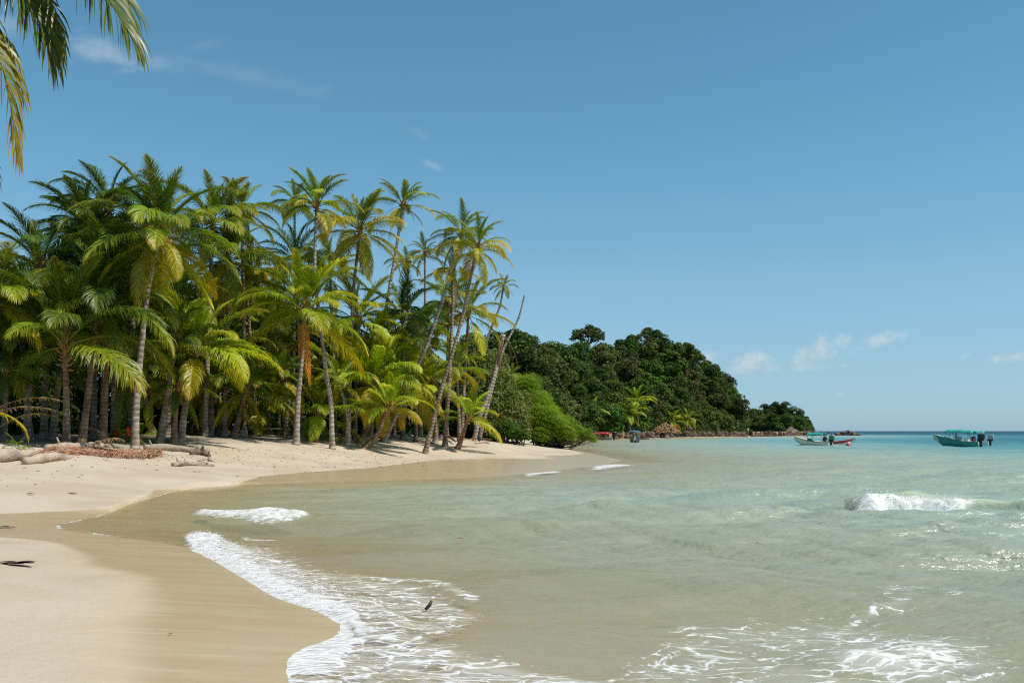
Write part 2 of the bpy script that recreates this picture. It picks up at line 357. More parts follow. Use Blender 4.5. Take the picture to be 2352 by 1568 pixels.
# ------------------------------------------------------------------ palms: the table (layout points are base -> heart)
# name, label, distance, path, frond reach, number of fronds, style, trunk radius, bark
PALMS = [
 ('coconut_palm', 'bushy young palm low between the orange fronded palm and the bowed slender trunk', 58, [(726,996),(727,975),(729,952)], 108, 18, 'bright', .13, 'bark_brown'),
 ('coconut_palm', 'bushy young palm low behind the reddish leaning palm', 62, [(590,999),(592,972),(594,945)], 105, 18, 'bright', .13, 'bark_brown'),
 ('coconut_palm', 'bushy young palm behind the bright green palm, right side', 58, [(500,1000),(504,930),(508,865)], 118, 20, 'bright', .14, 'bark'),
 ('coconut_palm', 'bushy yellow palm between the bowed slender palm and the sandy clump', 66, [(790,999),(788,930),(785,850)], 115, 20, 'sunny', .14, 'bark'),
 ('coconut_palm', 'bushy yellow green palm right of the sandy clump, under the leaning trunks', 66, [(955,1003),(957,960),(958,915)], 108, 20, 'sunny', .14, 'bark'),
 ('coconut_palm', 'bushy green palm filling the middle under the sparse crowned palm', 70, [(905,1000),(906,920),(906,838)], 120, 22, 'bright', .14, 'bark'),
 ('coconut_palm', 'bushy green palm between the coconut bearing palm and the bright green palm, low', 54, [(345,1003),(346,950),(348,905)], 95, 16, 'mid', .14, 'bark'),
 ('coconut_palm', 'bushy palm behind the big central palm, left of its trunk', 66, [(640,999),(641,880),(643,800)], 118, 22, 'bright', .14, 'bark'),
 ('coconut_palm', 'palm with orange coconuts under its crown and a bare grey trunk, behind the red roots', 40, [(310,1031),(312,960),(318,880),(326,800),(335,720),(346,650),(358,590),(371,542)], 172, 30, 'hero', .175, 'bark_pale'),
 ('coconut_palm', 'young palm with shaggy dead leaf bases on a short brown trunk, nearest the left logs', 37, [(152,1027),(153,940),(151,860),(147,795)], 235, 20, 'young', .17, 'bark_brown'),
 ('coconut_palm', 'brown trunked palm leaning right just beside the shaggy young palm', 39, [(186,1022),(196,950),(205,860),(212,780),(219,700)], 185, 20, 'dark', .18, 'bark_brown'),
 ('coconut_palm', 'dark straight palm between the leaning brown palm and the coconut bearing palm', 42, [(234,1015),(240,930),(243,830),(247,720),(252,640)], 180, 20, 'dark', .21, 'bark_brown'),
 ('coconut_palm', 'tall dark palm whose upright crown pokes up left of the coconut bearing palm', 47, [(262,1012),(262,850),(258,650),(250,480)], 125, 22, 'dark', .17, 'bark'),
 ('coconut_palm', 'dark palm crown with spiky fronds against the sky, second from the left on the skyline', 46, [(120,1010),(140,800),(165,640),(188,528)], 132, 24, 'dark', .17, 'bark'),
 ('coconut_palm', 'dark palm with pale arching fronds at the left shoulder of the grove', 45, [(60,1012),(70,850),(85,720),(98,618)], 140, 24, 'dark', .17, 'bark'),
 ('coconut_palm', 'palm at the left edge of the photo with pale sunlit frond tips', 42, [(-14,1015),(-8,850),(2,760),(12,690)], 160, 22, 'mid', .17, 'bark'),
 ('coconut_palm', 'low dark palm at the left edge above the dead fronds', 41, [(8,1012),(14,960),(20,900),(24,850)], 150, 18, 'dark', .15, 'bark'),
 ('coconut_palm', 'curved trunk palm bending left just behind the long driftwood log', 50, [(353,999),(343,970),(337,930),(334,890),(330,830)], 125, 18, 'dark', .19, 'bark'),
 ('coconut_palm', 'thick trunked palm leaning right, directly behind the flared palm by the long log', 41, [(366,1017),(378,960),(390,890),(402,825),(409,795)], 125, 18, 'dark', .20, 'bark'),
 ('coconut_palm', 'bright green palm with a flared dark trunk base at the end of the long log', 40, [(414,1021),(420,960),(430,890),(440,840),(446,812)], 165, 24, 'bright', .20, 'bark'),
 ('coconut_palm', 'short ringed trunk leaning against the flared palm by the long log', 40.6, [(400,1021),(399,985),(401,930),(404,890)], 95, 12, 'dark', .17, 'bark_brown'),
 ('coconut_palm', 'slender palm in the shade right of the flared palm, thick dark trunk', 56, [(482,1003),(484,935),(483,885)], 100, 16, 'mid', .22, 'bark'),
 ('coconut_palm', 'thin shaded palm trunk just right of the flared palm base', 60, [(440,1002),(442,930),(448,850)], 105, 16, 'mid', .16, 'bark'),
 ('coconut_palm', 'thin shaded palm beside the small white cloth', 62, [(461,1001),(459,940),(455,875)], 95, 16, 'mid', .16, 'bark'),
 ('coconut_palm', 'reddish leaning palm with spreading petioles beside the small wooden box', 56, [(536,1000),(548,965),(559,920),(566,895)], 120, 18, 'mid', .22, 'bark_brown'),
 ('coconut_palm', 'sunlit palm crown on the skyline immediately right of the coconut bearing palm', 52, [(470,1002),(474,850),(478,680),(481,510)], 130, 24, 'mid', .17, 'bark'),
 ('coconut_palm', 'small upright skyline crown between the sunlit grove and the pair of tall palms', 58, [(560,1000),(562,850),(561,680),(559,485)], 90, 24, 'mid', .16, 'bark'),
 ('coconut_palm', 'drooping palm with brownish right fronds, mid height above the bright green palm', 56, [(515,1001),(518,860),(521,720),(522,600)], 135, 24, 'mid', .17, 'bark'),
 ('coconut_palm', 'olive palm with hanging fronds facing the sky gap left of the big central palm', 60, [(590,1000),(580,860),(570,740),(562,645)], 115, 22, 'yellow', .17, 'bark'),
 ('coconut_palm', 'distant palm crown partly hidden behind the tallest slender palm, on its left', 70, [(672,1000),(676,800),(679,600),(680,468)], 64, 18, 'mid', .15, 'bark'),
 ('coconut_palm', 'tallest slender palm in front, pale bowed trunk and drooping yellow fronds', 55, [(763,993),(761,911),(748,848),(737,746),(723,645),(724,587),(728,478)], 92, 22, 'sparse', .155, 'bark_pale'),
 ('coconut_palm', 'full round crowned palm with yellow hanging fronds between two slender palms', 60, [(800,1000),(804,800),(812,645),(825,530)], 112, 24, 'yellow', .16, 'bark'),
 ('coconut_palm', 'slender right leaning palm with a sparse crown standing highest over the middle', 58, [(850,1004),(862,880),(872,808),(887,703),(907,587),(924,472)], 72, 17, 'sparse', .17, 'bark_pale'),
 ('coconut_palm', 'strongly leaning palm with a pale trunk crossing the middle, left of the rightmost tall palm', 58, [(880,1015),(910,952),(947,868),(976,806),(1013,703),(1042,602),(1058,540)], 84, 19, 'mid', .155, 'bark_pale'),
 ('coconut_palm', 'rightmost tall leaning palm with a fan shaped crown', 60, [(976,999),(990,958),(1016,886),(1042,803),(1065,717),(1082,633),(1096,572)], 88, 20, 'yellow', .155, 'bark'),
 ('coconut_palm', 'drooping palm crown tucked behind the two leaning palms', 64, [(1022,1000),(1036,800),(1041,690),(1040,625)], 72, 12, 'yellow', .17, 'bark'),
 ('coconut_palm', 'small far palm with a tufted curved trunk right of the tall grove', 110, [(1092,1000),(1106,850),(1120,775),(1134,740),(1149,703),(1157,658)], 33, 15, 'mid', .20, 'bark'),
 ('coconut_palm', 'big central palm with a bright orange dead frond hanging down its trunk', 52, [(680,995),(686,910),(694,834),(700,760),(703,718)], 158, 26, 'bright', .185, 'bark_pale'),
 ('coconut_palm', 'dark upright crown behind the big central palm', 64, [(690,1000),(688,850),(685,700),(682,600)], 100, 22, 'dark', .17, 'bark'),
 ('coconut_palm', 'sunlit palm filling the gap between the bowed slender palm and the sparse crowned palm', 62, [(815,1000),(818,900),(821,810),(823,742)], 115, 22, 'bright', .17, 'bark'),
 ('coconut_palm', 'dark green palm behind the sparse crowned palm', 66, [(925,1000),(926,900),(925,810),(924,735)], 120, 22, 'dark', .17, 'bark'),
 ('coconut_palm', 'green palm crown between the two leaning trunks', 70, [(1025,1000),(1028,860),(1030,760),(1030,700)], 88, 18, 'mid', .17, 'bark'),
 ('coconut_palm', 'small far skyline palm just left of the leaning pair', 85, [(975,1000),(977,800),(976,660),(976,580)], 46, 18, 'mid', .16, 'bark'),
 ('coconut_palm', 'small far skyline palm just right of the sparse crowned palm', 88, [(938,1000),(937,800),(936,680),(935,600)], 48, 18, 'mid', .16, 'bark'),
 ('coconut_palm', 'yellow green young palm in the middle of the sandy clump', 54, [(823,1017),(838,995),(849,963),(857,915),(859,886)], 138, 24, 'sunny', .20, 'bark_brown'),
 ('coconut_palm', 'short curved palm with orange petioles, foremost of the sandy clump', 52, [(838,1027),(858,1013),(872,990),(880,965),(893,943)], 98, 20, 'sunny', .20, 'bark_brown'),
 ('coconut_palm', 'small lone young palm standing on open sand', 60, [(1050,1031),(1058,1016),(1066,990),(1074,965)], 80, 15, 'sapling', .17, 'bark_brown'),
 ('coconut_palm', 'green palm behind the lone young palm, in front of the dry shrub', 68, [(1055,1000),(1054,950),(1052,895),(1050,850)], 78, 18, 'mid', .16, 'bark'),
 ('coconut_palm', 'shaded palm behind the pale trunk with the orange dead frond', 60, [(653,992),(661,950),(664,910),(650,865)], 85, 16, 'mid', .20, 'bark'),
 ('coconut_palm', 'low shaded palm left of the sandy clump', 58, [(798,992),(800,960),(790,920),(776,880)], 82, 16, 'mid', .17, 'bark_pale'),
 ('coconut_palm', 'shaded pale trunk between the sandy clump and the low shaded palm', 62, [(832,994),(846,940),(860,890),(868,850)], 95, 16, 'mid', .18, 'bark_pale'),
 ('coconut_palm', 'yellowing palm between the sparse crowned palm and the strongly leaning palm', 70, [(965,1000),(968,920),(970,850),(971,795)], 110, 20, 'bright', .17, 'bark'),
 ('coconut_palm', 'palm with long yellow fronds reaching right toward the bare dead pole', 72, [(1060,1000),(1066,880),(1072,790),(1076,722)], 108, 20, 'yellow', .17, 'bark'),
 ('coconut_palm', 'dark palm between the drooping olive palm and the big central palm, low', 62, [(615,1000),(617,900),(619,820),(620,755)], 115, 20, 'mid', .17, 'bark'),
 ('coconut_palm', 'green crown behind the bowed slender trunk', 72, [(770,1000),(768,850),(764,730),(761,630)], 100, 22, 'mid', .17, 'bark'),
 ('coconut_palm', 'shaded palm behind the crown of the coconut bearing palm', 50, [(300,1006),(302,860),(302,700),(300,565)], 145, 22, 'dark', .17, 'bark'),
 ('coconut_palm', 'shaded palm behind the shaggy young palm', 50, [(100,1007),(105,900),(110,800),(112,700)], 150, 20, 'dark', .17, 'bark'),
 ('coconut_palm', 'green palm behind the bright green palm by the long log', 54, [(385,1002),(390,880),(396,780),(400,690)], 125, 20, 'mid', .17, 'bark'),
 ('coconut_palm', 'mid green palm above the sandy clump', 64, [(880,1000),(876,920),(872,850),(870,785)], 100, 20, 'bright', .17, 'bark'),
 ('coconut_palm', 'low palm behind the strongly leaning trunk base', 66, [(1000,1000),(1000,960),(999,920),(998,880)], 76, 16, 'mid', .16, 'bark'),
 ('coconut_palm', 'dark crown filling the skyline between the spiky crown and the upright crown', 52, [(215,1008),(216,860),(216,680),(215,545)], 140, 22, 'dark', .17, 'bark'),
 ('coconut_palm', 'shaded low crown between the two brown trunks', 48, [(268,1010),(275,950),(280,900),(284,850)], 120, 16, 'dark', .15, 'bark'),
 ('coconut_palm', 'dark palm over the dead fronds, left of the shaggy young palm', 47, [(70,1010),(66,930),(62,850),(60,770)], 155, 18, 'dark', .15, 'bark'),
 ('coconut_palm', 'shaded palm between the slender shaded palm and the box palm', 60, [(512,1001),(514,940),(516,880),(518,810)], 105, 18, 'mid', .17, 'bark'),
]
# extra points that the sand passes through
for X, Y, d in [(560,1001.5,66),(640,999,69),(700,1000,71),(480,1003,60),(1150,1013,88),(1200,1020,90),(1255,1026,98),(1100,1014,80),(880,1012,74),(980,1001,80),(800,1003,72)]:
    w = at(X, Y, d); s_, z_ = base_height(np.array([w[0]]), np.array([w[1]]))
    ANCH.append((w[0], w[1], float(w[2] - z_[0])))
PALMS_ = []
for p in PALMS:
    X, Y = p[3][0]; h = hit(X, Y, 24) if Y >= 1004 else None
    PALMS_.append((p[0], p[1], (h if h and .75 * p[2] < h < 1.6 * p[2] else max(p[2] * 1.14, 62)), *p[3:]))
PALMS = PALMS_

# ------------------------------------------------------------------ ground sheet
def polar(th, rr):
    T, Rr = np.meshgrid(th, rr); n, m = len(rr), len(th)
    idx = np.arange(n * m).reshape(n, m)
    F = np.stack([idx[:-1, :-1], idx[:-1, 1:], idx[1:, 1:], idx[1:, :-1]], -1).reshape(-1, 4)[:, ::-1]
    return (Rr * np.sin(T)).ravel(), (Rr * np.cos(T)).ravel(), F
th = np.concatenate([np.linspace(-1.75, -.56, 50)[:-1], np.linspace(-.56, .56, 520), np.linspace(.56, 1.75, 50)[1:]])
rr = np.concatenate([np.linspace(.4, 4, 24)[:-1], 4 * (62 / 4) ** np.linspace(0, 1, 430)[:-1], 62 * (500 / 62) ** np.linspace(0, 1, 160)[:-1], 500 * 60 ** np.linspace(0, 1, 24)])
gx, gy, gF = polar(th, rr)
gzv = ground(gx, gy)
gs = shore_dist(gx, gy)
gw = dry_dist(gx, gy); jit = fbm(gx * .6, gy * .6, 21) - .5
soft = np.where(gx * 0 + gy < 17.6, np.interp(gy, [6, 12, 17], [.60, .55, .25]), .10)
wet = smooth(soft, -soft, gw + jit * np.interp(gy, [8, 16, 19], [.9, .6, .12]))
dimp = smooth(7, 12, gw) * smooth(30, 40, gy)
gzv = gzv + dimp * .05 * (fbm(gx * 3.1, gy * 1.6, 31, 2) - .5) * 2
litter = smooth(0, 1, np.clip((gy - 42 - 14 * smooth(-12, -2, gx) - np.clip(gx + 2, 0, 40) * 1.35) / 5, 0, 1) + .35 * (fbm(gx * .5, gy * .5, 41) - .5)) * smooth(8, 13, gw)
me = mesh_np('ground', np.stack([gx, gy, gzv], 1), [gF], smooth=True, attrs={'wet': wet, 'litter': litter, 'shore': np.clip(gw, -50, 50)})
m, t, out = new_mat('beach_sand')
P_ = pos(t)
n1 = t.noise(P_, .35, 5); n2 = t.noise(P_, 6, 6, .65); n3 = t.noise(P_, 130, 3, .7)
dry = t.mix(t.mrange(n1, .35, .65), (.455, .37, .26), (.52, .44, .325))
shv = t.attr('shore')
dry = t.mix(t.mrange(shv, 8, 13), dry, (.58, .51, .39))
dry = t.mix(t.mrange(n2, .56, .74, 0, .30), dry, (.42, .32, .21))
dry = t.mix(t.mrange(n3, .45, .75, 0, .30), dry, (.36, .28, .19))
speck = t.noise(t.vmath('MULTIPLY', P_, (1, 1, 1)), 22, 2, .5)
dry = t.mix(t.math('MULTIPLY', t.mrange(speck, .70, .76, 0, .75), t.mrange(shv, 4, 10)), dry, (.13, .08, .05))
lit = t.mix(t.noise(P_, 9, 5), (.10, .07, .045), (.24, .17, .11))
dry = t.mix(t.math('MULTIPLY', t.attr('litter'), t.mrange(n2, .35, .6, .55, 1)), dry, lit)
w = t.attr('wet')
streak = t.noise(t.vmath('MULTIPLY', P_, (.5, 3.0, 1)), 1.0, 4)
wetc = t.mix(t.mrange(streak, .35, .7), (.445, .335, .19), (.49, .382, .225))
wetc = t.mix(t.mrange(n3, .5, .8, 0, .12), wetc, (.2, .15, .09))
fin_ = t.noise(t.vmath('MULTIPLY', P_, (.35, 5.0, 1)), 1.3, 4, .6)
wetc = t.mix(t.mrange(fin_, .60, .68, 0, .35), wetc, (.60, .50, .36))
wetc = t.mix(t.mrange(n2, .55, .75, 0, .25), wetc, (.30, .22, .12))
c = t.mix(w, dry, wetc)
rough = t.mrange(w, .2, 1, .92, .27)
h = t.math('ADD', t.math('MULTIPLY', n3, .25), t.math('MULTIPLY', n2, 1.0))
lum = t.noise(P_, 2.6, 3, .5)
h = t.math('ADD', h, t.math('MULTIPLY', t.math('MULTIPLY', lum, t.mrange(shv, 4, 10)), 4.0))
bs = t.mrange(w, 0, .8, .8, .06)
bmp = t.n('ShaderNodeBump', i_Distance=.03); t.set(bmp.inputs['Strength'], bs); t.set(bmp.inputs['Height'], h)
p = t.n('ShaderNodeBsdfPrincipled', i_Base_Color=c, i_Roughness=rough); t.set(p.inputs['Normal'], bmp.outputs[0])
t.set(p.inputs['Specular IOR Level'], t.mrange(w, .2, 1, .12, .3))
t.set(out.inputs[0], p)
me.materials.append(m)
tag(obj('ground', me), kind='structure')

# ------------------------------------------------------------------ sea
th = np.concatenate([np.linspace(-1.75, -.53, 60)[:-1], np.linspace(-.53, .53, 640), np.linspace(.53, 1.75, 60)[1:]])
rr = np.concatenate([np.linspace(1, 6, 30)[:-1], np.linspace(6, 20, 230)[:-1], np.linspace(20, 28, 170)[:-1], 28 * (120 / 28) ** np.linspace(0, 1, 240)[:-1], 120 * (1000 / 120) ** np.linspace(0, 1, 120)[:-1], 1000 * 40 ** np.linspace(0, 1, 20)])
wx, wy, wF = polar(th, rr)
ws = shore_dist(wx, wy); wd = -np.interp(ws, PROF_S, PROF_Z)
WX = CX + FD * wx / np.maximum(wy, .5); WY = HY + EYE * FD / np.maximum(wy, .5)
amp = np.clip(wd / .7, 0, 1) * smooth(300, 90, wy)
z = np.zeros(len(wx))
wr = np.random.default_rng(5)
for k in range(22):
    lam = .55 * 1.22 ** k if k < 13 else wr.uniform(1.2, 7)
    a = math.radians(wr.normal(200, 34)); kx, ky = math.sin(a) * 2 * math.pi / lam, math.cos(a) * 2 * math.pi / lam
    ph = kx * wx + ky * wy + wr.uniform(0, 6.28) + 2.2 * fbm(wx / (lam * 2.5), wy / (lam * 2.5), 100 + k, 2)
    sn = np.sin(ph); z += .0145 * lam ** .74 * (sn + .35 * np.cos(2 * ph)) * smooth(2.2, 5, lam / np.maximum(.02, .0045 * wy) )
z *= amp * (1 - .45 * smooth(2.2, .6, np.abs(wy - 24.5)) * smooth(1900, 1980, WX)) * (.55 + .9 * fbm(wx * .12, wy * .12, 77, 2))
# the breaking wave
foot = np.interp(WX, [1500,1700,1850,1955,2020,2100,2230,2352,2600,3000], [25.6,25.8,25.7,25.4,25.0,24.7,24.0,23.3,22.4,21.0]) + .25 * (fbm(wx * 1.3, wx * 0, 8) - .5)
Hc = np.interp(WX, [1560,1700,1850,1940,1990,2080,2160,2240,2352,2600,3000], [0,.03,.08,.22,.50,.50,.44,.38,.33,.24,0])
u = wy - foot
u = u + .22 * (fbm(wx * 2.3, wy * 2.3, 19, 3) - .5) * smooth(1930, 1990, WX) * smooth(2290, 2200, WX)
prof = np.where(u < .5, smooth(-.22, .5, u), np.exp(-((u - .5) / 1.5) ** 2))
Hc = Hc * (1 + .3 * (fbm(wx * 1.1, wx * 0 + 2, 23, 3) - .5) * smooth(1930, 1990, WX) * smooth(2300, 2230, WX))
z += Hc * prof
# low swells behind and in front
for cX0, cX1, yy, hh, wd_ in [(1300,1950,36.5,.10,1.1),(1500,2500,31.5,.07,1.0),(900,2000,29.0,.05,.8),(1750,2600,16.0,.035,.8),(1250,2100,18.5,.045,.6),(1500,2600,12.5,.05,.5),(1400,2500,48,.10,1.6),(1300,2400,62,.10,2.)]:
    yc = yy + .9 * (fbm(wx * .25, wx * 0 + yy, 51) - .5) * wd_ * 1.6
    z += hh * np.exp(-((wy - yc) / wd_) ** 2) * smooth(cX0, cX0 + 160, WX) * smooth(cX1 + 160, cX1, WX) * np.clip(wd / .5, 0, 1)
# foam masks
def fpoly(P, soft=12): return smooth(-soft, soft, sdf(WX, WY, P))
near = (wy > 5) & (wy < 60)
foam = np.zeros(len(wx))
dense = [(420,1243),(432,1226),(455,1220),(500,1228),(560,1258),(640,1292),(720,1335),(820,1372),(900,1400),(950,1430),(930,1468),(860,1485),(812,1458),(795,1430),(725,1397),(640,1372),(590,1342),(525,1303),(470,1272)]
lacy = [(500,1236),(620,1262),(720,1296),(860,1326),(960,1345),(1060,1385),(1110,1420),(1060,1450),(980,1490),(900,1490),(830,1440),(700,1380),(600,1330),(540,1290)]
front = [(668,1600),(655,1508),(690,1487),(745,1476),(800,1460),(900,1462),(1000,1490),(1050,1520),(1000,1540),(840,1520),(740,1540),(720,1600)]
sheet = [(660,1620),(670,1510),(800,1470),(960,1470),(1120,1510),(1260,1530),(1420,1560),(1500,1640)]
surf = [(438,1182),(470,1177),(520,1181),(570,1182),(618,1174),(660,1180),(712,1193),(690,1202),(620,1205),(540,1197),(480,1190)]
patch = [(1880,1518),(1950,1494),(2080,1484),(2160,1494),(2210,1520),(2260,1545),(2200,1570),(2060,1572),(1960,1556)]
plac = [(1380,1600),(1440,1520),(1560,1450),(1700,1408),(1850,1400),(2010,1420),(2120,1440),(2230,1480),(2330,1550),(2330,1620)]
lanes = [([(1500,1518),(1560,1492),(1620,1472)], 11, .8), ([(1560,1452),(1680,1440),(1790,1442)], 16, .6), ([(1840,1450),(1960,1462),(2060,1450)], 20, .62), ([(2040,1366),(2110,1352),(2190,1362)], 34, .44), ([(1900,1432),(2010,1392),(2090,1380)], 22, .5),
         ([(1320,1560),(1500,1540),(1600,1548)], 16, .62), ([(860,1330),(1000,1342),(1090,1370)], 18, .65), ([(560,1236),(640,1240)], 6, .7),
         ([(690,1412),(705,1428),(735,1452),(790,1470)], 6, .62), ([(1000,1575),(1250,1560)], 26, .75), ([(1800,1100),(1950,1092),(2070,1098)], 3, .35)]
N = np.where(near)[0]
sX, sY = WX, WY
WX, WY = sX[N], sY[N]
wob = 16 * (fbm(wx[N] * 1.6, wy[N] * 1.6, 61, 4) - .5)
WX = WX + wob * .9; WY = WY + wob * np.interp(wy[N], [8, 24, 50], [1, .35, .12])
edge_ = dist_line(WX, WY, [(455,1222),(432,1227),(422,1243),(470,1270),(525,1301),(590,1340),(640,1371),(725,1396),(795,1430),(812,1458)])
f = np.maximum.reduce([np.maximum(.70 + .22 * smooth(640, 450, WX), smooth(60, 16, edge_)) * fpoly(dense, 9), .60 * fpoly(lacy, 22), np.maximum(.70, smooth(26, 8, dist_line(WX, WY, [(668,1600),(657,1545),(655,1508),(690,1487),(745,1476),(800,1462),(900,1466)]))) * fpoly(front, 9), .62 * fpoly(sheet, 16), .92 * fpoly(surf, 4), .80 * fpoly(patch, 34), .47 * fpoly(plac, 40)])
for L, w_, st in lanes: f = np.maximum(f, st * smooth(w_ * 1.5, 0, dist_line(WX, WY * 2.2, [(a, b * 2.2) for a, b in L])))
# thin line where the last sheet of water ends on the sand, foam on the spit
sN = ws[N]
arc = smooth(405, 450, sX[N]) * smooth(830, 800, sX[N]) * (wy[N] < 19.6) * (wy[N] > 8.2)
f = np.maximum(f, arc * smooth(-.75, -.25, sN) * smooth(.42, .2, sN))
line = np.interp(fbm(wx[N] * 1.5, wy[N] * 1.5, 71, 3), [.38, .55], [.35, 1]) * smooth(.10, .0, np.abs(sN + .05)) * np.interp(wy[N], [7, 12, 20, 26, 34, 45, 66], [.25, .35, .8, .95, .9, .85, .75])
f = np.maximum(f, line)
f = np.maximum(f, .95 * smooth(1.2, .1, np.abs(sN + .55 + 1.0 * (fbm(wx[N] * .5, wy[N] * .5, 66) - .5))) * smooth(1195, 1225, WX) * smooth(1300, 1272, WX))
f = np.maximum(f, .95 * smooth(1.5, .2, np.abs(sN + .8 + 1.2 * (fbm(wx[N] * .5, wy[N] * .5, 67) - .5))) * smooth(1345, 1375, WX) * smooth(1500, 1440, WX))
uN = u[N]
wf = smooth(-.42, -.2, uN + .22 * (fbm(wx[N] * 3, wy[N] * 3, 29) - .5)) * smooth(1.15, .6, uN) * smooth(1940, 1985, sX[N]) * smooth(2250, 2190, sX[N])
wf = np.maximum(wf, .72 * smooth(-.2, .3, uN) * smooth(1.1, .4, uN) * smooth(2150, 2200, sX[N]) * smooth(2270, 2225, sX[N]))
f = np.maximum(f, wf)
foam[N] = f
WX, WY = sX, sY
lump = (fbm(wx * 3.2, wy * 3.2, 90, 3) - .5) * 1.1 - np.abs(fbm(wx * 6, wy * 6, 94, 2) - .5) * .9 + .2
z += np.where(foam > .55, smooth(.2, -.35, ws) * smooth(.55, 1, foam) * (.010 + np.interp(wy, [8, 14, 20, 30], [.022, .035, .075, .075]) * lump) * smooth(60, 10, wy) * (1 + .5 * (Hc > .25) * (prof > .2) * (wy > 18)), 0)
sf = np.zeros(len(wx)); sf[N] = smooth(-6, 4, sdf(sX[N], sY[N] + 4, surf)); z += .10 * sf
df = np.zeros(len(wx)); df[N] = smooth(-8, 10, sdf(sX[N], sY[N], dense)); z += .022 * df * smooth(30, 10, wy) * (.7 + .6 * fbm(wx * 3, wy * 3, 93, 2))
keep = ws < .55
kf = keep[wF].any(1) & ~((wx[wF] < -20).all(1) & (wy[wF] > 60).all(1))
used = np.unique(wF[kf]); remap = -np.ones(len(wx), int); remap[used] = np.arange(len(used))
me = mesh_np('sea', np.stack([wx, wy, z], 1)[used], [remap[wF[kf]]], smooth=True,
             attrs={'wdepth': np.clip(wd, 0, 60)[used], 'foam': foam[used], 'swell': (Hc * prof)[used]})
m, t, out = new_mat('sea_water')
P_ = pos(t)
dep = t.attr('wdepth')
patch_ = t.noise(t.vmath('MULTIPLY', P_, (.03, .05, 0)), 1.0, 4, .6)
dd = t.math('MULTIPLY', dep, t.mrange(patch_, .25, .75, .65, 1.4, False))
lg = t.math('ADD', t.math('MULTIPLY', t.math('LOGARITHM', t.math('ADD', dd, .1), 10.0), .36), .36)   # .1m->0, 1m->.375, 10m->.72, 60 m->1
body = t.ramp(lg, [(0.0, (.46, .37, .21)), (.18, (.40, .375, .215)), (.36, (.325, .375, .275)), (.47, (.23, .345, .275)), (.56, (.085, .245, .250)), (.66, (.018, .110, .140)), (.78, (.005, .045, .068)), (1.0, (.003, .030, .052))])
body = t.mix(t.mrange(t.attr('swell'), .05, .35, 0, .65), body, (.50, .54, .34))  # raised wave painted paler green, imitating light that shines through thin water
alpha = t.math('SUBTRACT', 1.0, t.math('POWER', 2.718, t.math('MULTIPLY', dep, -2.2)))
fm = t.attr('foam')
wv = t.n('ShaderNodeTexNoise', noise_dimensions='3D'); wv.inputs['Scale'].default_value = 1.6; wv.inputs['Detail'].default_value = 3; t.set(wv.inputs['Vector'], P_)
Pd = t.vmath('ADD', P_, t.vmath('MULTIPLY', t.vmath('SUBTRACT', wv.outputs['Color'], (.5, .5, .5)), (.55, .55, 0)))
Pd = t.vmath('MULTIPLY', Pd, (.50, 1.05, 0))
vo = t.n('ShaderNodeTexVoronoi', feature='DISTANCE_TO_EDGE'); vo.inputs['Scale'].default_value = 4.6; t.set(vo.inputs['Vector'], Pd)
vo2 = t.n('ShaderNodeTexVoronoi', feature='DISTANCE_TO_EDGE'); vo2.inputs['Scale'].default_value = 13.0; t.set(vo2.inputs['Vector'], Pd)
ns = t.noise(Pd, 7.0, 6, .70)
lace = t.math('ADD', t.math('MULTIPLY', t.mrange(vo.outputs[0], 0, .13, 1, 0), .30), t.math('MULTIPLY', t.mrange(vo2.outputs[0], 0, .16, 1, 0), .24))
pat = t.math('ADD', t.math('MULTIPLY', lace, t.mrange(ns, .3, .6, .3, 1.2)), t.math('MULTIPLY', ns, .55))
fa = t.mrange(t.math('ADD', fm, t.math('MULTIPLY', t.math('SUBTRACT', pat, .42), 1.25)), .52, 1.0)
fa = t.math('MULTIPLY', t.math('MULTIPLY', fa, t.mrange(fm, .06, .2)), t.mrange(t.noise(Pd, 16, 4, .6), .25, .6, .45, 1.0))
film = t.math('MULTIPLY', t.mrange(fm, .25, .9, 0, .42), t.mrange(t.noise(Pd, 3.0, 5, .7), .35, .62))
fa = t.math('MULTIPLY', t.math('MAXIMUM', fa, film), .94)
# fine ripples
b1 = t.noise(t.vmath('MULTIPLY', P_, (.8, 1.7, 1)), 2.2, 4, .6); b2 = t.noise(t.vmath('MULTIPLY', P_, (.8, 1.5, 1)), 9, 3, .6)
b3 = t.noise(t.vmath('MULTIPLY', P_, (.25, .6, 1)), 1.0, 5, .65)
cal = t.mrange(dep, .02, .5, .35, 1)
hgt = t.math('ADD', t.math('ADD', t.math('MULTIPLY', b1, 1.0), t.math('MULTIPLY', b2, .22)), t.math('MULTIPLY', b3, 3.6))
hgt = t.math('MULTIPLY', t.math('MULTIPLY', hgt, cal), t.mrange(t.attr('swell'), .08, .4, 1, .5))
nrm = t.bump(hgt, .75, .10)
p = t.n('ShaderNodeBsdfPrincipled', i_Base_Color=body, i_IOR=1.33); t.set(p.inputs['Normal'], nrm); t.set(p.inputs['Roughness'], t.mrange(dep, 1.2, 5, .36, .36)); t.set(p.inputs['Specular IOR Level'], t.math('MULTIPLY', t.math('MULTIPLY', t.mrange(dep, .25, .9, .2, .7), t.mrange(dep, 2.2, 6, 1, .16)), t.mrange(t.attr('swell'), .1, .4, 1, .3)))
tr = t.n('ShaderNodeBsdfTransparent'); tr.inputs[0].default_value = (.97, .96, .91, 1)
gl = t.n('ShaderNodeBsdfGlossy', i_Roughness=.08); t.set(gl.inputs['Normal'], nrm)
fr = t.n('ShaderNodeFresnel', i_IOR=1.33); t.set(fr.inputs['Normal'], nrm)
thin = t.n('ShaderNodeMixShader'); t.set(thin.inputs[0], t.math('MULTIPLY', fr, .28)); t.set(thin.inputs[1], tr); t.set(thin.inputs[2], gl)
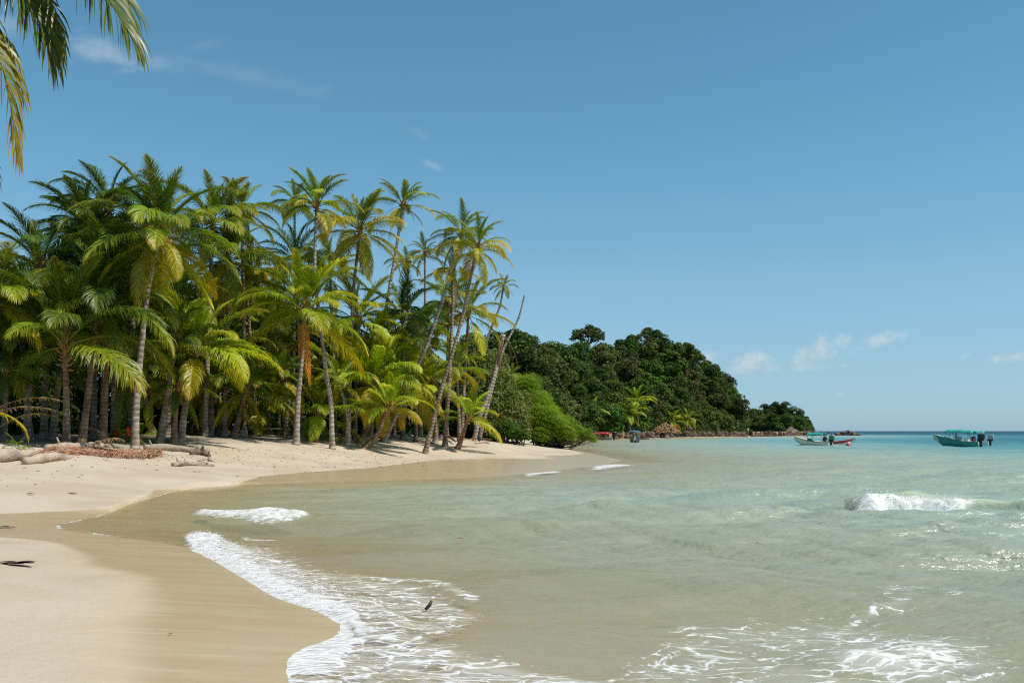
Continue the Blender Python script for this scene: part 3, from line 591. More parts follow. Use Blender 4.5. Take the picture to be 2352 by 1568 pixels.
wat = t.n('ShaderNodeMixShader'); t.set(wat.inputs[0], alpha); t.set(wat.inputs[1], thin); t.set(wat.inputs[2], p)
fo = t.n('ShaderNodeBsdfPrincipled', i_Base_Color=(.78, .765, .735, 1), i_Roughness=.7)
t.set(fo.inputs['Normal'], t.bump(t.math('ADD', ns, t.math('MULTIPLY', lace, .5)), .45, .04))
fin = t.n('ShaderNodeMixShader'); t.set(fin.inputs[0], fa); t.set(fin.inputs[1], wat); t.set(fin.inputs[2], fo)
t.set(out.inputs[0], fin)
me.materials.append(m)
tag(obj('sea', me), kind='structure')
seaz = z.copy()
def sea_z(x, y):
    i = np.argmin((wx - x) ** 2 + (wy - y) ** 2); return float(seaz[i])

# ------------------------------------------------------------------ palm fronds
PAL = {
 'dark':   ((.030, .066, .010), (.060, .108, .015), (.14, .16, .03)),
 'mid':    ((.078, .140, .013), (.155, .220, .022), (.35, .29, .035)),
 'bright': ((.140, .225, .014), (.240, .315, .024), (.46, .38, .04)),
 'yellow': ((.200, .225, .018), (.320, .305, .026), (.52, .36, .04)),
 'orange': ((.56, .22, .03), (.66, .24, .025), (.62, .17, .02)),
 'brown':  ((.24, .16, .09), (.32, .22, .13), (.26, .17, .11)),
}
def frond_mesh(name, P, leaf, n, w, hang, pal, mat, seed, bare=.16, rach=.028, lift=.35, tipf=1.0, sub=3, ragged=.1, angf=1.0):
    """P: rachis curve (k,3) in metres, arching under gravity (world -Z)."""
    r = np.random.default_rng(seed); P = np.asarray(P, float)
    seg = np.r_[0, np.cumsum(np.linalg.norm(np.diff(P, axis=0), axis=1))]; L = seg[-1]
    f = lambda s: np.stack([np.interp(s, seg, P[:, i]) for i in range(3)], -1)
    c0, c1, c2 = [np.array(c) for c in pal]
    mb = MB()
    ts = np.linspace(0, 1, 13)
    rc = np.array([c1 * .6 + np.array((.16, .13, .03)) * .7] * 13)
    mb.tube(f(ts * L), rach * (1.15 - ts) ** 1.1 + .004, 5, 0, False, rc)
    u = np.repeat((np.arange(n) + .5) / n, 2); sd = np.tile([1., -1.], n)
    u = np.clip(u + r.normal(0, .25 / n, 2 * n), 0.004, .997)
    s = (bare + (1 - bare) * u) * L
    T = f(np.minimum(s + .05, L)) - f(np.maximum(s - .05, 0)); T /= np.linalg.norm(T, axis=1)[:, None] + 1e-9
    S = np.cross(T, [0, 0, 1.0]); 
    bad = np.linalg.norm(S, axis=1) < .15
    ref = np.cross(P[-1] - P[0], [0, 0, 1.0]); ref = ref / (np.linalg.norm(ref) + 1e-9) if np.linalg.norm(ref) > .1 else np.array([0, 1., 0])
    S[bad] = ref; S /= np.linalg.norm(S, axis=1)[:, None]; flip = (S @ ref) < 0; S[flip] *= -1
    Nn = np.cross(S, T)
    ang = np.radians(np.interp(u, [0, .3, .8, 1], [62, 50, 34, 10])) * angf + r.normal(0, .10, 2 * n)
    ln = leaf * np.interp(u, [0, .12, .35, .7, .92, 1], [.55, .85, 1, .85, .5 * tipf, .36 * tipf]) * r.uniform(.86, 1.08, 2 * n)
    lf = lift + r.normal(0, .14, 2 * n)
    D = np.cos(ang)[:, None] * T + np.sin(ang)[:, None] * (sd[:, None] * S * np.cos(lf)[:, None] + Nn * np.sin(lf)[:, None])
    B = f(s); hg = hang * r.uniform(.7, 1.3, 2 * n)
    pts, wid = [B], []
    cur = B.copy(); d = D.copy()
    for k in range(sub):
        cur = cur + d * (ln / sub)[:, None]; pts.append(cur.copy())
        d = d + np.array([0, 0, -1.0]) * (hg * (k + 1) / sub * 1.4)[:, None] + r.normal(0, .06, d.shape); d /= np.linalg.norm(d, axis=1)[:, None]
    W = np.cross(D, Nn); W += Nn * (sd * r.normal(.5, .25, 2 * n))[:, None]; W /= np.linalg.norm(W, axis=1)[:, None]
    prof = [.55, 1.0, .8] if sub == 3 else [.6] + [1.0] * (sub - 2) + [.7]
    V, C = [], []
    mixv = r.uniform(0, 1, 2 * n)
    yt = np.clip((u - .5) * 1.4 + r.normal(0, .18, 2 * n), 0, 1)
    for k in range(sub):
        hw = w * .5 * prof[k] * np.interp(u, [0, .2, .85, 1], [.8, 1, .85, .5])
        for sg in (1, -1): V.append(pts[k] + sg * W * hw[:, None])
        kk = k / sub
        col = (c0 * (1 - mixv)[:, None] + c1 * mixv[:, None]); g = np.clip(yt * (.35 + .65 * kk) + ragged * kk * (mixv > .8), 0, 1)[:, None]
        col = col * (1 - g) + c2 * g; C += [col, col]
    V.append(pts[sub]); g = np.clip(yt + ragged, 0, 1)[:, None]; C.append((c0 * (1 - g) + c2 * g))
    m_ = 2 * n; V = np.stack(V, 1).reshape(-1, 3); C = np.stack(C, 1).reshape(-1, 3); st = 2 * sub + 1
    base = np.arange(m_) * st
    Q = np.concatenate([np.stack([base + 2 * k, base + 2 * k + 1, base + 2 * k + 3, base + 2 * k + 2], 1) for k in range(sub - 1)])
    Tt = np.stack([base + 2 * sub - 2, base + 2 * sub - 1, base + 2 * sub], 1)
    V0 = np.concatenate(mb.V); C0 = np.concatenate(mb.C); o = len(V0)
    return mesh_np(name, np.vstack([V0, V]), [np.array(mb.F[4]), Q + o, Tt + o], [mat], False, None, np.vstack([C0, C]))

def arch(L, e0, droop, side=0.0, n=20, p=1.5, e_end=None):
    t_ = np.linspace(0, 1, n); th_ = np.radians(e0) - np.radians(droop) * t_ ** p
    th_ = np.maximum(th_, R(-88)); ds = L / (n - 1)
    x = np.r_[0, np.cumsum(np.cos(th_[:-1]) * ds)]; zz = np.r_[0, np.cumsum(np.sin(th_[:-1]) * ds)]
    return np.stack([x, side * L * t_ ** 2, zz], 1)

CLASSES = [(84, 26, .16), (70, 42, .30), (55, 58, .42), (39, 74, .52), (21, 74, .62), (2, 64, .7), (-22, 50, .8), (-48, 32, .9)]
LIB = {}
def lib(style, ci, v):
    key = (style, ci, v)
    if key not in LIB:
        e, dr, hg = CLASSES[ci]; r = random.Random(hash((ci, v, 3)) & 0xffff); sid = r.uniform(-.14, .14)
        L = 4.3 * r.uniform(.92, 1.06) * (.86 if ci == 0 else 1)
        mat = M['frond_dry'] if style in ('brown', 'orange') else M['frond']
        LIB[key] = frond_mesh('frond', arch(L, e + r.uniform(-5, 5), dr * r.uniform(.85, 1.15), sid), 1.22 if style != 'brown' else .6, 104 if style != 'brown' else 44, .043, hg * 1.45, PAL[style], mat,
                              ci * 31 + v * 7 + len(style), lift=.25 if ci < 3 else .1, angf=[.55, .6, .72, .9, 1, 1, 1, .9][ci])
    return LIB[key]

# style -> palettes by age class 0 (youngest) .. 7 (oldest)
STY = {
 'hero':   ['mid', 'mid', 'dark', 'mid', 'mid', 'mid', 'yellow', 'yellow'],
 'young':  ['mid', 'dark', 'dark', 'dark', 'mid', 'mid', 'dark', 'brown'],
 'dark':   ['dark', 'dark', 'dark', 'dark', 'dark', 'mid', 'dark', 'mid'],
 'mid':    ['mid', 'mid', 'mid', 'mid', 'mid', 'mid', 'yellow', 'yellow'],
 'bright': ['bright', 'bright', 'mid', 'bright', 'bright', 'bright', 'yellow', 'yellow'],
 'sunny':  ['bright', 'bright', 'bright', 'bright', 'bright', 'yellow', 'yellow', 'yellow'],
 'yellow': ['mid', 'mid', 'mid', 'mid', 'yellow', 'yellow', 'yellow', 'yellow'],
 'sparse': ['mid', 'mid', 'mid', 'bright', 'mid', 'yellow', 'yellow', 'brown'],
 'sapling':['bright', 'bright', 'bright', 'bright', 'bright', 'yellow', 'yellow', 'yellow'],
}
AGES = {   # how many of the fronds fall in each class (weights)
 'default': [1.2, 2, 3, 3.2, 3.4, 3, 2.2, 1.2],
 'sparse':  [1.5, 2.6, 3, 2.6, 2.2, 2.4, 1.6, .8],
 'young':   [2, 4, 4, 3.4, 2.4, 1.6, .6, .4],
 'sapling': [2, 3.5, 3.6, 3, 2.4, 1.2, .5, .2],
 'bright': [1.8, 3, 3.6, 3.4, 3.2, 2, 1.2, .5],
 'sunny': [2, 3.4, 4, 3.4, 2.8, 1.5, .7, .3],
 'hero':    [1.4, 2.6, 3.2, 3, 3, 3.2, 2.6, 1.6],
}
def trunk_mesh(P, r0, seed, flare=1.55):
    r = np.random.default_rng(seed); P = np.asarray(P, float)
    seg = np.r_[0, np.cumsum(np.linalg.norm(np.diff(P, axis=0), axis=1))]; L = seg[-1]
    n = max(10, int(L / .16)); s = np.linspace(0, L, n)
    Q = np.stack([np.interp(s, seg, P[:, i]) for i in range(3)], 1)
    for _ in range(max(3, n // 14)):   # round off the corners of the layout curve
        Q[1:-1] = .25 * Q[:-2] + .5 * Q[1:-1] + .25 * Q[2:]
    rad = r0 * (1.0 - .42 * (s / L)) * (1 + (flare - 1) * np.exp(-s / .55)) * (1 + .035 * np.sin(s * 26 + r.uniform(0, 6)) + r.normal(0, .018, n))
    mb = MB(); k = 12; mb.tube(Q, rad, k)
    al = np.r_[np.repeat(s, k), 0, L]
    return mb, al, Q
def place_palm(name, label, d, path, reach, nf, style, r0, barkm, idx, group, g=None, cat='palm tree'):
    r = random.Random(idx * 13 + 5)
    pts = [at(X, Y, d) for X, Y in path]
    b = pts[0].copy(); g = gz(b[0], b[1]) if g is None else g
    pts = np.array(pts)
    h0 = pts[-1][2] - pts[0][2]; t_ = (pts[:, 2] - pts[0][2]) / h0
    pts[:, 2] += (g - .06 - b[2]) * (1 - np.clip(t_ * 4, 0, 1))
    pts[:, 1] += np.linspace(0, 1, len(pts)) * r.uniform(-.6, .6)
    root = empty(name, (b[0], b[1], g)); tag(root, label, cat, group)
    loc = np.array([b[0], b[1], g]); P = pts - loc
    mb, al, Q = trunk_mesh(P, r0, idx)
    tr_ = obj('trunk', mb.mesh('trunk', [M[barkm]], True, False, {'along': al}), root)
    heart = Q[-1]; tdir = Q[-1] - Q[-4]; tdir /= np.linalg.norm(tdir)
    # crown: leaf bases, fibre and the unopened spear leaf
    sc = reach / FD * d / 3.62
    mb = MB()
    mb.tube([heart - tdir * .25, heart + tdir * .05, heart + tdir * .45 * sc, heart + tdir * .8 * sc], [r0 * .6, r0 * .95, r0 * .8, .05], 10, 0)
    nb = 26 if style == 'young' else 12
    for k in range(nb):
        a = k * 2.4; q = k / nb
        o = np.array([math.cos(a), math.sin(a), 0])
        lowest = (-1.1 if style == 'young' else -.3)
        h_ = lowest + (.5 - lowest) * q
        p0 = heart + tdir * h_ + o * r0 * .5
        ln_ = (.55 if style == 'young' else .35) * r.uniform(.7, 1.2)
        up = .25 + .9 * q + r.uniform(-.5, .2) * (style == 'young')
        p1 = p0 + o * ln_ * .55 + np.array([0, 0, ln_ * up]); mb.tube([p0, (p0 + p1) / 2 + o * .05, p1], [.06, .045, .02], 5, 0)
    crown = obj('crown', mb.mesh('crown', [M['fibre']], True), root)
    w = AGES.get(style, AGES['default']); tot = sum(w)
    ages = []
    for ci, x in enumerate(w): ages += [ci] * (max(1, round(nf * x / tot)) if x > .6 else 0)
    for k, ci in enumerate(ages):
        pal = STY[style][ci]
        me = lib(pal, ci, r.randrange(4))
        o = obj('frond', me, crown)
        a = k * 2.39996 + r.uniform(-.42, .42)
        s_ = sc * r.uniform(.76, 1.1) * [.70, .84, .92, 1.0, 1.0, 1.0, .95, .88][ci]
        o.location = Vector(heart + tdir * (.32 - .07 * ci) * min(1.2, sc) + np.array([math.cos(a), math.sin(a), 0]) * r0 * .45)
        o.rotation_euler = (r.uniform(-.22, .22), r.uniform(-.14, .14), a); o.scale = (s_, s_, s_)
    return root, heart, crown, sc, r
GRP = 'coconut palms of the beach grove'
PALM = {}
for i, (nm, lb, d, path, reach, nf, style, r0, bk) in enumerate(PALMS):
    PALM[i] = place_palm(nm, lb, d, path, reach, nf, style, r0, bk, i, GRP)
# coconuts under the crown of the first palm
root, heart, crown, sc, r = PALM[8]
for k in range(9):
    a = -2.7 + k * .28; bm = bmesh.new(); bmesh.ops.create_icosphere(bm, subdivisions=3, radius=.125)
    for v in bm.verts: v.co.z *= 1.22; v.co.x *= 1 + .05 * math.sin(v.co.z * 20)
    me = bpy.data.meshes.new('coconut'); bm.to_mesh(me); bm.free(); me.materials.append(M['coconut']); me.polygons.foreach_set('use_smooth', [True] * len(me.polygons))
    o = obj('coconut', me, root); q = .5 + .08 * (k % 3); o.location = Vector(heart) + Vector((math.cos(a) * q, math.sin(a) * q, -.12 - .13 * (k % 3))); o.rotation_euler = (.3 * k, .2, a)
mb = MB()
for k in range(46):
    a = r.uniform(0, 6.28); p0 = heart + np.array([math.cos(a) * .15, math.sin(a) * .15, .2]); e = p0 + np.array([math.cos(a) * r.uniform(.4, .95), math.sin(a) * r.uniform(.4, .95), r.uniform(-.5, .5)])
    mb.tube([p0, (p0 + e) / 2 + np.array([0, 0, .1]), e], [.018, .014, .008], 4)
obj('flower_stalk', mb.mesh('flower_stalk', [simple_mat('flower_stalk_orange', (.50, .19, .05), .7, .3)]), root)
# orange dead fronds hanging on the central palm and on some others
def hang_frond(i, a, pal, scale, e0=-62, dr=26, off=.0):
    root, heart, crown, sc, r = PALM[i]
    me = frond_mesh('dead_frond', arch(4.0, e0, dr, .06), .46, 84, .036, 1.0, PAL[pal], M['frond_dry'], 900 + i, lift=.1)
    o = obj('dead_frond', me, crown); q = .2 if scale < 1.1 else .6; o.location = Vector(heart) + Vector((math.cos(a) * q, math.sin(a) * q, off)); o.rotation_euler = (0, 0, a); o.scale = (scale,) * 3
    tag(o, 'bright orange dead frond' if pal == 'orange' else 'brown dried frond')
hang_frond(37, -1.35, 'orange', 1.15, -70, 18, -.1); hang_frond(37, -1.9, 'orange', .75, -74, 14, -.2)
hang_frond(30, -1.2, 'brown', .45, -50, 34); hang_frond(32, 3.5, 'brown', .42, -20, 50); hang_frond(32, -.5, 'brown', .42, -45, 40)
hang_frond(35, -1.2, 'brown', .8, -74, 12); hang_frond(45, -2.4, 'orange', .5, 20, 110); hang_frond(45, .1, 'brown', .6, 30, 90)
# tufts of air plants on trunks
def tuft(i, frac, name='air_plant', n=26, L=.5):
    root = PALM[i][0]; tr_ = [c for c in root.children if c.name.startswith('trunk')][0]
    vs = tr_.data.vertices; v = vs[int(len(vs) * frac) // 12 * 12].co; mb = MB()
    for k in range(n):
        a = rnd.uniform(0, 6.28); e = rnd.uniform(-.3, 1.1); q = L * rnd.uniform(.5, 1.1)
        dv = np.array([math.cos(a) * math.cos(e), math.sin(a) * math.cos(e), math.sin(e)]); p0 = np.array(v) 
        mb.tube([p0, p0 + dv * q * .6, p0 + dv * q + np.array([0, 0, -.12 * q])], [.03, .035, .006], 4, 0, True, np.array([(.10, .13, .03), (.16, .16, .04), (.25, .16, .05)]))
    tag(obj(name, mb.mesh(name, [M['strand']], False, True), root), 'spiky tuft growing on the trunk')
tuft(36, .42, n=30, L=1.0); tuft(43, .86, L=1.3, n=40)

# the palms below the wooded headland and the near one that hangs into the top left corner
HILLP = [
 ('small palm standing below the bare dead pole, at the left foot of the headland', 150, [(1168,935),(1171,900),(1174,862)], 32),
 ('palm on the headland slope above the bright green bush', 215, [(1252,900),(1251,870),(1250,845)], 30),
 ('palm just right of the bright green bush, above the red canopied boat', 232, [(1366,992),(1365,970),(1362,948)], 32),
 ('lower palm above the blue canopied boat', 262, [(1448,988),(1446,970),(1444,952)], 36),
 ('upper palm above the blue canopied boat', 270, [(1466,975),(1464,950),(1463,922)], 38),
 ('palm with one orange hanging frond above the middle of the rock wall', 296, [(1550,988),(1549,980),(1547,968)], 30),
 ('pale palm peeping over the top edge of the bright green bush', 222, [(1289,975),(1288,945),(1286,920)], 26),
 ('palm fronds sticking out right of the orange fronded headland palm', 300, [(1586,986),(1586,975),(1584,962)], 26),
]
HILL_PALMS = HILLP

# ------------------------------------------------------------------ broad-leaved foliage
def leaf_quads(r, C, Nn, size, cols, elong=1.5):
    n = len(C)
    a = r.normal(size=(n, 3)); U = np.cross(Nn, a); U /= np.linalg.norm(U, axis=1)[:, None] + 1e-9
    Vv = np.cross(Nn, U)
    s = (size * r.uniform(.6, 1.35, n))[:, None] if np.ndim(size) else size * r.uniform(.6, 1.35, (n, 1))
    fold = Nn * s * r.uniform(-.25, .25, (n, 1))
    V = np.stack([C - U * s * .5 * elong, C - Vv * s * .42 + fold, C + U * s * .5 * elong, C + Vv * s * .42 + fold], 1).reshape(-1, 3)
    F = (np.arange(n) * 4)[:, None] + np.arange(4)
    return V, F, np.repeat(cols, 4, axis=0)
def unit(r, n):
    v = r.normal(size=(n, 3)); return v / np.linalg.norm(v, axis=1)[:, None]
def crown_arrays(seed, RX, RZ, nb, nl, ls, pal, fill=.55, sparse=False, squash=.8, flat_top=False):
    r = np.random.default_rng(seed)
    c = unit(r, nb) * (r.uniform(0.25, 1, (nb, 1)) ** (1 / 2.2))
    c[:, 2] = np.where(c[:, 2] < -.75, -c[:, 2], c[:, 2]) if not sparse else np.abs(c[:, 2]) * .75
    c = c * np.array([RX * (1 - fill * .45), RX * (1 - fill * .45), RZ * (1 - fill * .35)])
    br = RX * r.uniform(.24, .44, nb) * (1.0 if not sparse else .62)
    tone = r.uniform(.65, 1.35, nb)
    k = r.integers(0, nb, nl); d = unit(r, nl); d[:, 2] = np.where(d[:, 2] < -.35, -d[:, 2], d[:, 2])
    rad = r.uniform(.55, 1.06, nl) ** .6
    C = c[k] + d * (br[k] * rad)[:, None] * np.array([1, 1, squash])
    Nn = d * .75 + unit(r, nl) * .75 + np.array([0, 0, .35]); Nn /= np.linalg.norm(Nn, axis=1)[:, None]
    p = np.array(pal); q = r.uniform(0, 1, nl)[:, None]
    cols = (p[0] * (1 - q) + p[1] * q) * tone[k][:, None]
    odd = r.uniform(size=nl) < .05; cols[odd] = p[2]
    V, F, Cc = leaf_quads(r, C, Nn, ls, cols)
    return V, F, Cc, c, br
G1 = ((.032, .056, .011), (.068, .100, .019), (.13, .13, .035))
G2 = ((.045, .075, .013), (.092, .128, .023), (.16, .15, .045))
G3 = ((.070, .078, .022), (.130, .130, .036), (.19, .15, .06))
G4 = ((.038, .085, .012), (.075, .145, .018), (.12, .18, .03))
TREE_LIB = {}
KINDS_ = {
 'round': dict(RX=6.2, RZ=7.2, nb=46, nl=7200, ls=.46, pal=G1),
 'lumpy': dict(RX=6.4, RZ=7.6, nb=34, nl=6800, ls=.48, pal=G2),
 'olive': dict(RX=5.8, RZ=6.8, nb=40, nl=6400, ls=.45, pal=G3),
 'green': dict(RX=5.4, RZ=6.8, nb=36, nl=6200, ls=.45, pal=G4),
 'column':dict(RX=4.8, RZ=12.0, nb=60, nl=9000, ls=.46, pal=G1),
 'open':  dict(RX=5.6, RZ=5.6, nb=40, nl=3600, ls=.42, pal=G3, sparse=True, fill=.2),
 'umbrella': dict(RX=6.4, RZ=5.0, nb=40, nl=4600, ls=.44, pal=G2, sparse=True, fill=.3),
}
def tree_parts(kind, v):
    key = (kind, v)
    if key not in TREE_LIB:
        kw = KINDS_[kind]; V, F, Cc, c, br = crown_arrays(sum(map(ord, kind)) * 5 + v * 91, **kw)
        cm = mesh_np('crown', V, [F], [M['broadleaf']], False, None, Cc)
        r = random.Random(v + 4); mb = MB(); hb = -kw['RZ'] * (1.1 if kind not in ('open', 'umbrella') else 1.6)
        mb.tube([(0, 0, hb - 4), (.1, .05, hb * .6), (0, .1, hb * .2), (.1, 0, .1)], [.48, .38, .30, .2], 8)
        for q in range(min(12, len(c))):
            e = c[q]; st = np.array([0, 0, hb * r.uniform(.1, .45)]); mid = (st + e) / 2 + np.array([0, 0, -.25])
            mb.tube([st, mid, e], [.19, .13, .04], 5)
        TREE_LIB[key] = (cm, mb.mesh('trunk', [M['bark_tree']], True))
    return TREE_LIB[key]
def place_tree(name, label, kind, v, x, y, ztop, scale, rz, group, cat='tree', wide=1.0):
    cm, tm = tree_parts(kind, v); kw = KINDS_[kind]
    root = empty(name, (x, y, ztop - kw['RZ'] * scale * 1.0)); root.rotation_euler = (0, 0, rz); root.scale = (scale * wide, scale * wide, scale)
    tag(root, label, cat, group); obj('crown', cm, root); obj('trunk', tm, root); return root

# ------------------------------------------------------------------ the headland
SKYX = [1040, 1100, 1150, 1180, 1230, 1280, 1310, 1345, 1375, 1395, 1425, 1450, 1490, 1515, 1545, 1580, 1600, 1640, 1665, 1690, 1705, 1716]
SKYY = [775, 765, 756, 752, 768, 784, 780, 782, 780, 796, 778, 772, 772, 778, 792, 800, 815, 836, 858, 895, 935, 980]
def sky(X): return np.interp(X, SKYX, SKYY)
def dfront(X): return np.interp(X, [1000, 1200, 1310, 1400, 1500, 1700, 1716], [150, 185, 216, 252, 283, 344, 352])
def hill_z(x, y):
    X = CX + FD * x / y; df = dfront(X); t_ = np.clip((y - df) / 62, 0, 1)
    zs = EYE + (HY - sky(X)) / FD * (df + 62) - 13.0
    return 1.7 + np.maximum(zs - 1.7, .0) * smooth(0, 1, t_) ** .8
uX = np.linspace(1020, 1716, 90); uT = np.linspace(-.03, 1.7, 34)
XX, TT = np.meshgrid(uX, uT); DD = dfront(XX) + TT * 62; hx = (XX - CX) / FD * DD
hz = np.where(TT < 0, .6, hill_z(hx, DD)) - 3 * smooth(1.1, 1.7, TT) * 0 + .5 * fbm(hx * .2, DD * .2, 6)
idx = np.arange(XX.size).reshape(XX.shape)
me = mesh_np('headland_hill', np.stack([hx, DD, hz], -1).reshape(-1, 3), [np.stack([idx[:-1, :-1], idx[:-1, 1:], idx[1:, 1:], idx[1:, :-1]], -1).reshape(-1, 4)],
             [simple_mat('hill_earth', (.05, .05, .022), .95, .5, .4, .6, spec=.1)], True)
tag(obj('headland_hill', me), kind='structure')
# low growth over the slope: nobody could count it
r = np.random.default_rng(31); n = 26000
Xr = r.uniform(1030, 1714, n); Tr = r.uniform(0, 1, n) ** 1.4; Dr = dfront(Xr) + 62 * Tr - 1.0
xr = (Xr - CX) / FD * Dr
zr = np.maximum(hill_z(xr, np.maximum(Dr, dfront(Xr) + .1)), 1.6) + r.uniform(0, 1, n) ** 1.2 * (3.6 + 1.6 * fbm(xr * .15, Dr * .15, 55))
Nn = unit(r, n) * .8 + np.array([.2, -.4, .6]); Nn /= np.linalg.norm(Nn, axis=1)[:, None]
q = fbm(xr * .25, Dr * .25, 56)[:, None]; cols = np.array((.03, .052, .012)) * (1 - q) + np.array((.085, .115, .025)) * q
V, F, Cc = leaf_quads(r, np.stack([xr, Dr, zr], 1), Nn, .58, cols)
o = obj('undergrowth', mesh_np('undergrowth', V, [F], [M['broadleaf']], False, None, Cc)); tag(o, 'low green undergrowth covering the headland slope behind the rock wall', 'undergrowth', kind='stuff')

ORD = ['first', 'second', 'third', 'fourth', 'fifth', 'sixth', 'seventh', 'eighth', 'ninth', 'tenth', 'eleventh', 'twelfth', 'thirteenth', 'fourteenth', 'fifteenth', 'sixteenth', 'seventeenth', 'eighteenth', 'nineteenth', 'twentieth']
LOOK = {'round': 'dark rounded tree', 'lumpy': 'lumpy mid green tree', 'olive': 'olive brown tree', 'green': 'fresh green tree', 'column': 'tall vine draped column of dark foliage'}
ROWS = [  # row words, depth behind the front edge, share of the slope's height, crown scale, X range
 ('in the front row above the rock wall', 7, .38, .76, 1395, 1698),
 ('in the second row up the headland', 18, .58, .88, 1366, 1690),
 ('in the third row up the headland', 31, .77, .94, 1310, 1684),
 ('in the fourth row up the headland', 44, .92, .97, 1230, 1678),
 ('on the headland skyline', 58, 1.0, .97, 1120, 1668)]
r = random.Random(3)
for ri, (words_, dd_, fr, sc_, xa, xb) in enumerate(ROWS):
    spots = []; X = xb
    while X > xa:
        spots.append(X); X -= (7.6 * sc_ + r.uniform(-1.0, 1.2)) * FD / (dfront(X) + dd_)
    for k, X in enumerate(spots):
        d = dfront(X) + dd_ + r.uniform(-3, 3); base = 985
        Yt = base - (base - sky(X)) * fr + r.uniform(-10, 10) * (1 if ri < 4 else .5)
        kind = r.choice(['round', 'round', 'lumpy', 'lumpy', 'olive', 'green']) 
        if ri == 0 and k == 0: kind = 'round'; Yt = 905
        w_ = at(X, Yt, d); s_ = sc_ * r.uniform(.82, 1.12)
        place_tree('forest_tree', f'{LOOK[kind]} {words_}, {ORD[k]} from seaward end', kind, r.randrange(3), w_[0], w_[1], w_[2], s_, r.uniform(0, 6.28), 'trees of the wooded headland', wide=r.uniform(.92, 1.15))
# left flank behind the shrubs
for k, (X, Yt, d, kind, lb) in enumerate([(1112, 772, 205, 'round', 'dark tree on the skyline just behind the bare dead pole'), (1180, 752, 212, 'lumpy', 'dark tree top at the left end of the headland skyline'), (1145, 850, 185, 'olive', 'brownish tree behind the snag with hanging dead fronds'),
        (1215, 800, 205, 'round', 'dark tree above the bright green bush, nearest the snag'), (1262, 806, 214, 'olive', 'olive tree on the slope right above the bright green bush'), (1236, 868, 196, 'lumpy', 'mid green tree touching the top of the bright green bush'),
        (1305, 848, 222, 'round', 'dark round tree over the right slope of the bright green bush'), (1330, 905, 226, 'lumpy', 'lumpy green tree behind the lower right edge of the bright green bush'), (1285, 900, 210, 'olive', 'shaded olive tree tucked behind the bright green bush'),
        (1360, 870, 240, 'round', 'dark tree above the red canopied boat'), (1395, 915, 246, 'green', 'green tree between the red canopied boat and the blue boat'), (1190, 870, 180, 'olive', 'dry looking tree between the snag and the bright green bush')]):
    w_ = at(X, Yt, d); place_tree('forest_tree', lb, kind, k % 3, w_[0], w_[1], w_[2], .85 if Yt > 840 else 1.0, k * 1.3, 'trees of the wooded headland')
for X, Yt, d, kind, v, s_, wd, lb in [
    (1350, 739, 305, 'open', 0, 1.0, 1.0, 'tall airy tree with gaps in its crown rising alone above the headland skyline'),
    (1452, 752, 330, 'column', 0, 1.05, .9, 'tall vine draped column of dark foliage at the highest point of the headland'),
    (1476, 790, 318, 'column', 1, .9, .8, 'narrow vine covered trunk below the highest point of the headland'),
    (1486, 745, 345, 'open', 1, .85, .8, 'pale thin topped tree behind the vine draped column'),
    (1510, 757, 338, 'round', 1, .72, 1.0, 'compact round crown immediately right of the vine draped column'),
    (1566, 778, 340, 'umbrella', 0, 1.0, 1.0, 'umbrella shaped tree with sky showing under its branches at the seaward skyline'),
    (1592, 800, 346, 'umbrella', 1, .8, .85, 'smaller spreading tree leaning seaward beside the umbrella shaped tree'),
    (1646, 850, 356, 'column', 2, .78, 1.1, 'tall dark tree at the seaward end of the headland skyline'),
    (1695, 955, 362, 'green', 2, .55, 1.0, 'small thin tree at the tip of the headland by the white frame')]:
    w_ = at(X, Yt, d); place_tree('forest_tree', lb, kind, v, w_[0], w_[1], w_[2], s_, X * .37, 'trees of the wooded headland', wide=wd)
GRP2 = 'palms below the headland forest'
for k, (lb, d, path, reach) in enumerate(HILL_PALMS):
    w_ = at(*path[0], d)
    out_ = place_palm('coconut_palm', lb, d, path, reach * 1.1, 17, 'bright' if k in (2, 3, 4, 5) else 'mid', .17, 'bark', 200 + k, GRP2, g=w_[2] - .3)
    if k == 5: PALM[205] = out_; hang_frond(205, -1.5, 'orange', 1.0, -40, 40)

# the islet off the point
ix, iy = at(1790, 0, 700)[0], 700.0
n = 40; mb = MB(); rings_ = [(1.0, -1.5), (.98, 1.2), (.9, 3.5), (.72, 7), (.5, 9.5), (.25, 10.5), (0.02, 11)]
V = []; r = np.random.default_rng(8)
for q, zz in rings_:
    a = np.arange(n) * 2 * np.pi / n; e = 1 + .10 * np.sin(a * 3 + 1) + .05 * np.sin(a * 7) + r.normal(0, .02, n)
    V.append(np.stack([ix + 23.5 * q * e * np.cos(a), iy + 30 * q * e * np.sin(a), zz + r.normal(0, .25, n)], 1))
V = np.concatenate(V); idx = np.arange(n * len(rings_)).reshape(len(rings_), n); nx = np.roll(idx, -1, 1)
me = mesh_np('islet', V, [np.stack([idx[:-1], nx[:-1], nx[1:], idx[1:]], -1).reshape(-1, 4)], [simple_mat('islet_rock', (.16, .13, .11), .95, .5, .3, .8, spec=.1)])
tag(obj('islet', me), kind='structure')
r = np.random.default_rng(33); n = 5000; a = r.uniform(0, 6.28, n); q = r.uniform(.15, 1, n) ** .6
C = np.stack([ix + 22.5 * q * np.cos(a), iy + 29 * q * np.sin(a), np.interp(q, [0, .5, .72, .9, 1], [11, 9.5, 7, 3.8, 2.2]) + r.uniform(0, 3.2, n)], 1)
Nn = unit(r, n) * .8 + np.array([.2, -.3, .6]); Nn /= np.linalg.norm(Nn, axis=1)[:, None]; qq = r.uniform(0, 1, (n, 1))
V, F, Cc = leaf_quads(r, C, Nn, 1.1, np.array((.04, .07, .014)) * (1 - qq) + np.array((.09, .125, .026)) * qq)
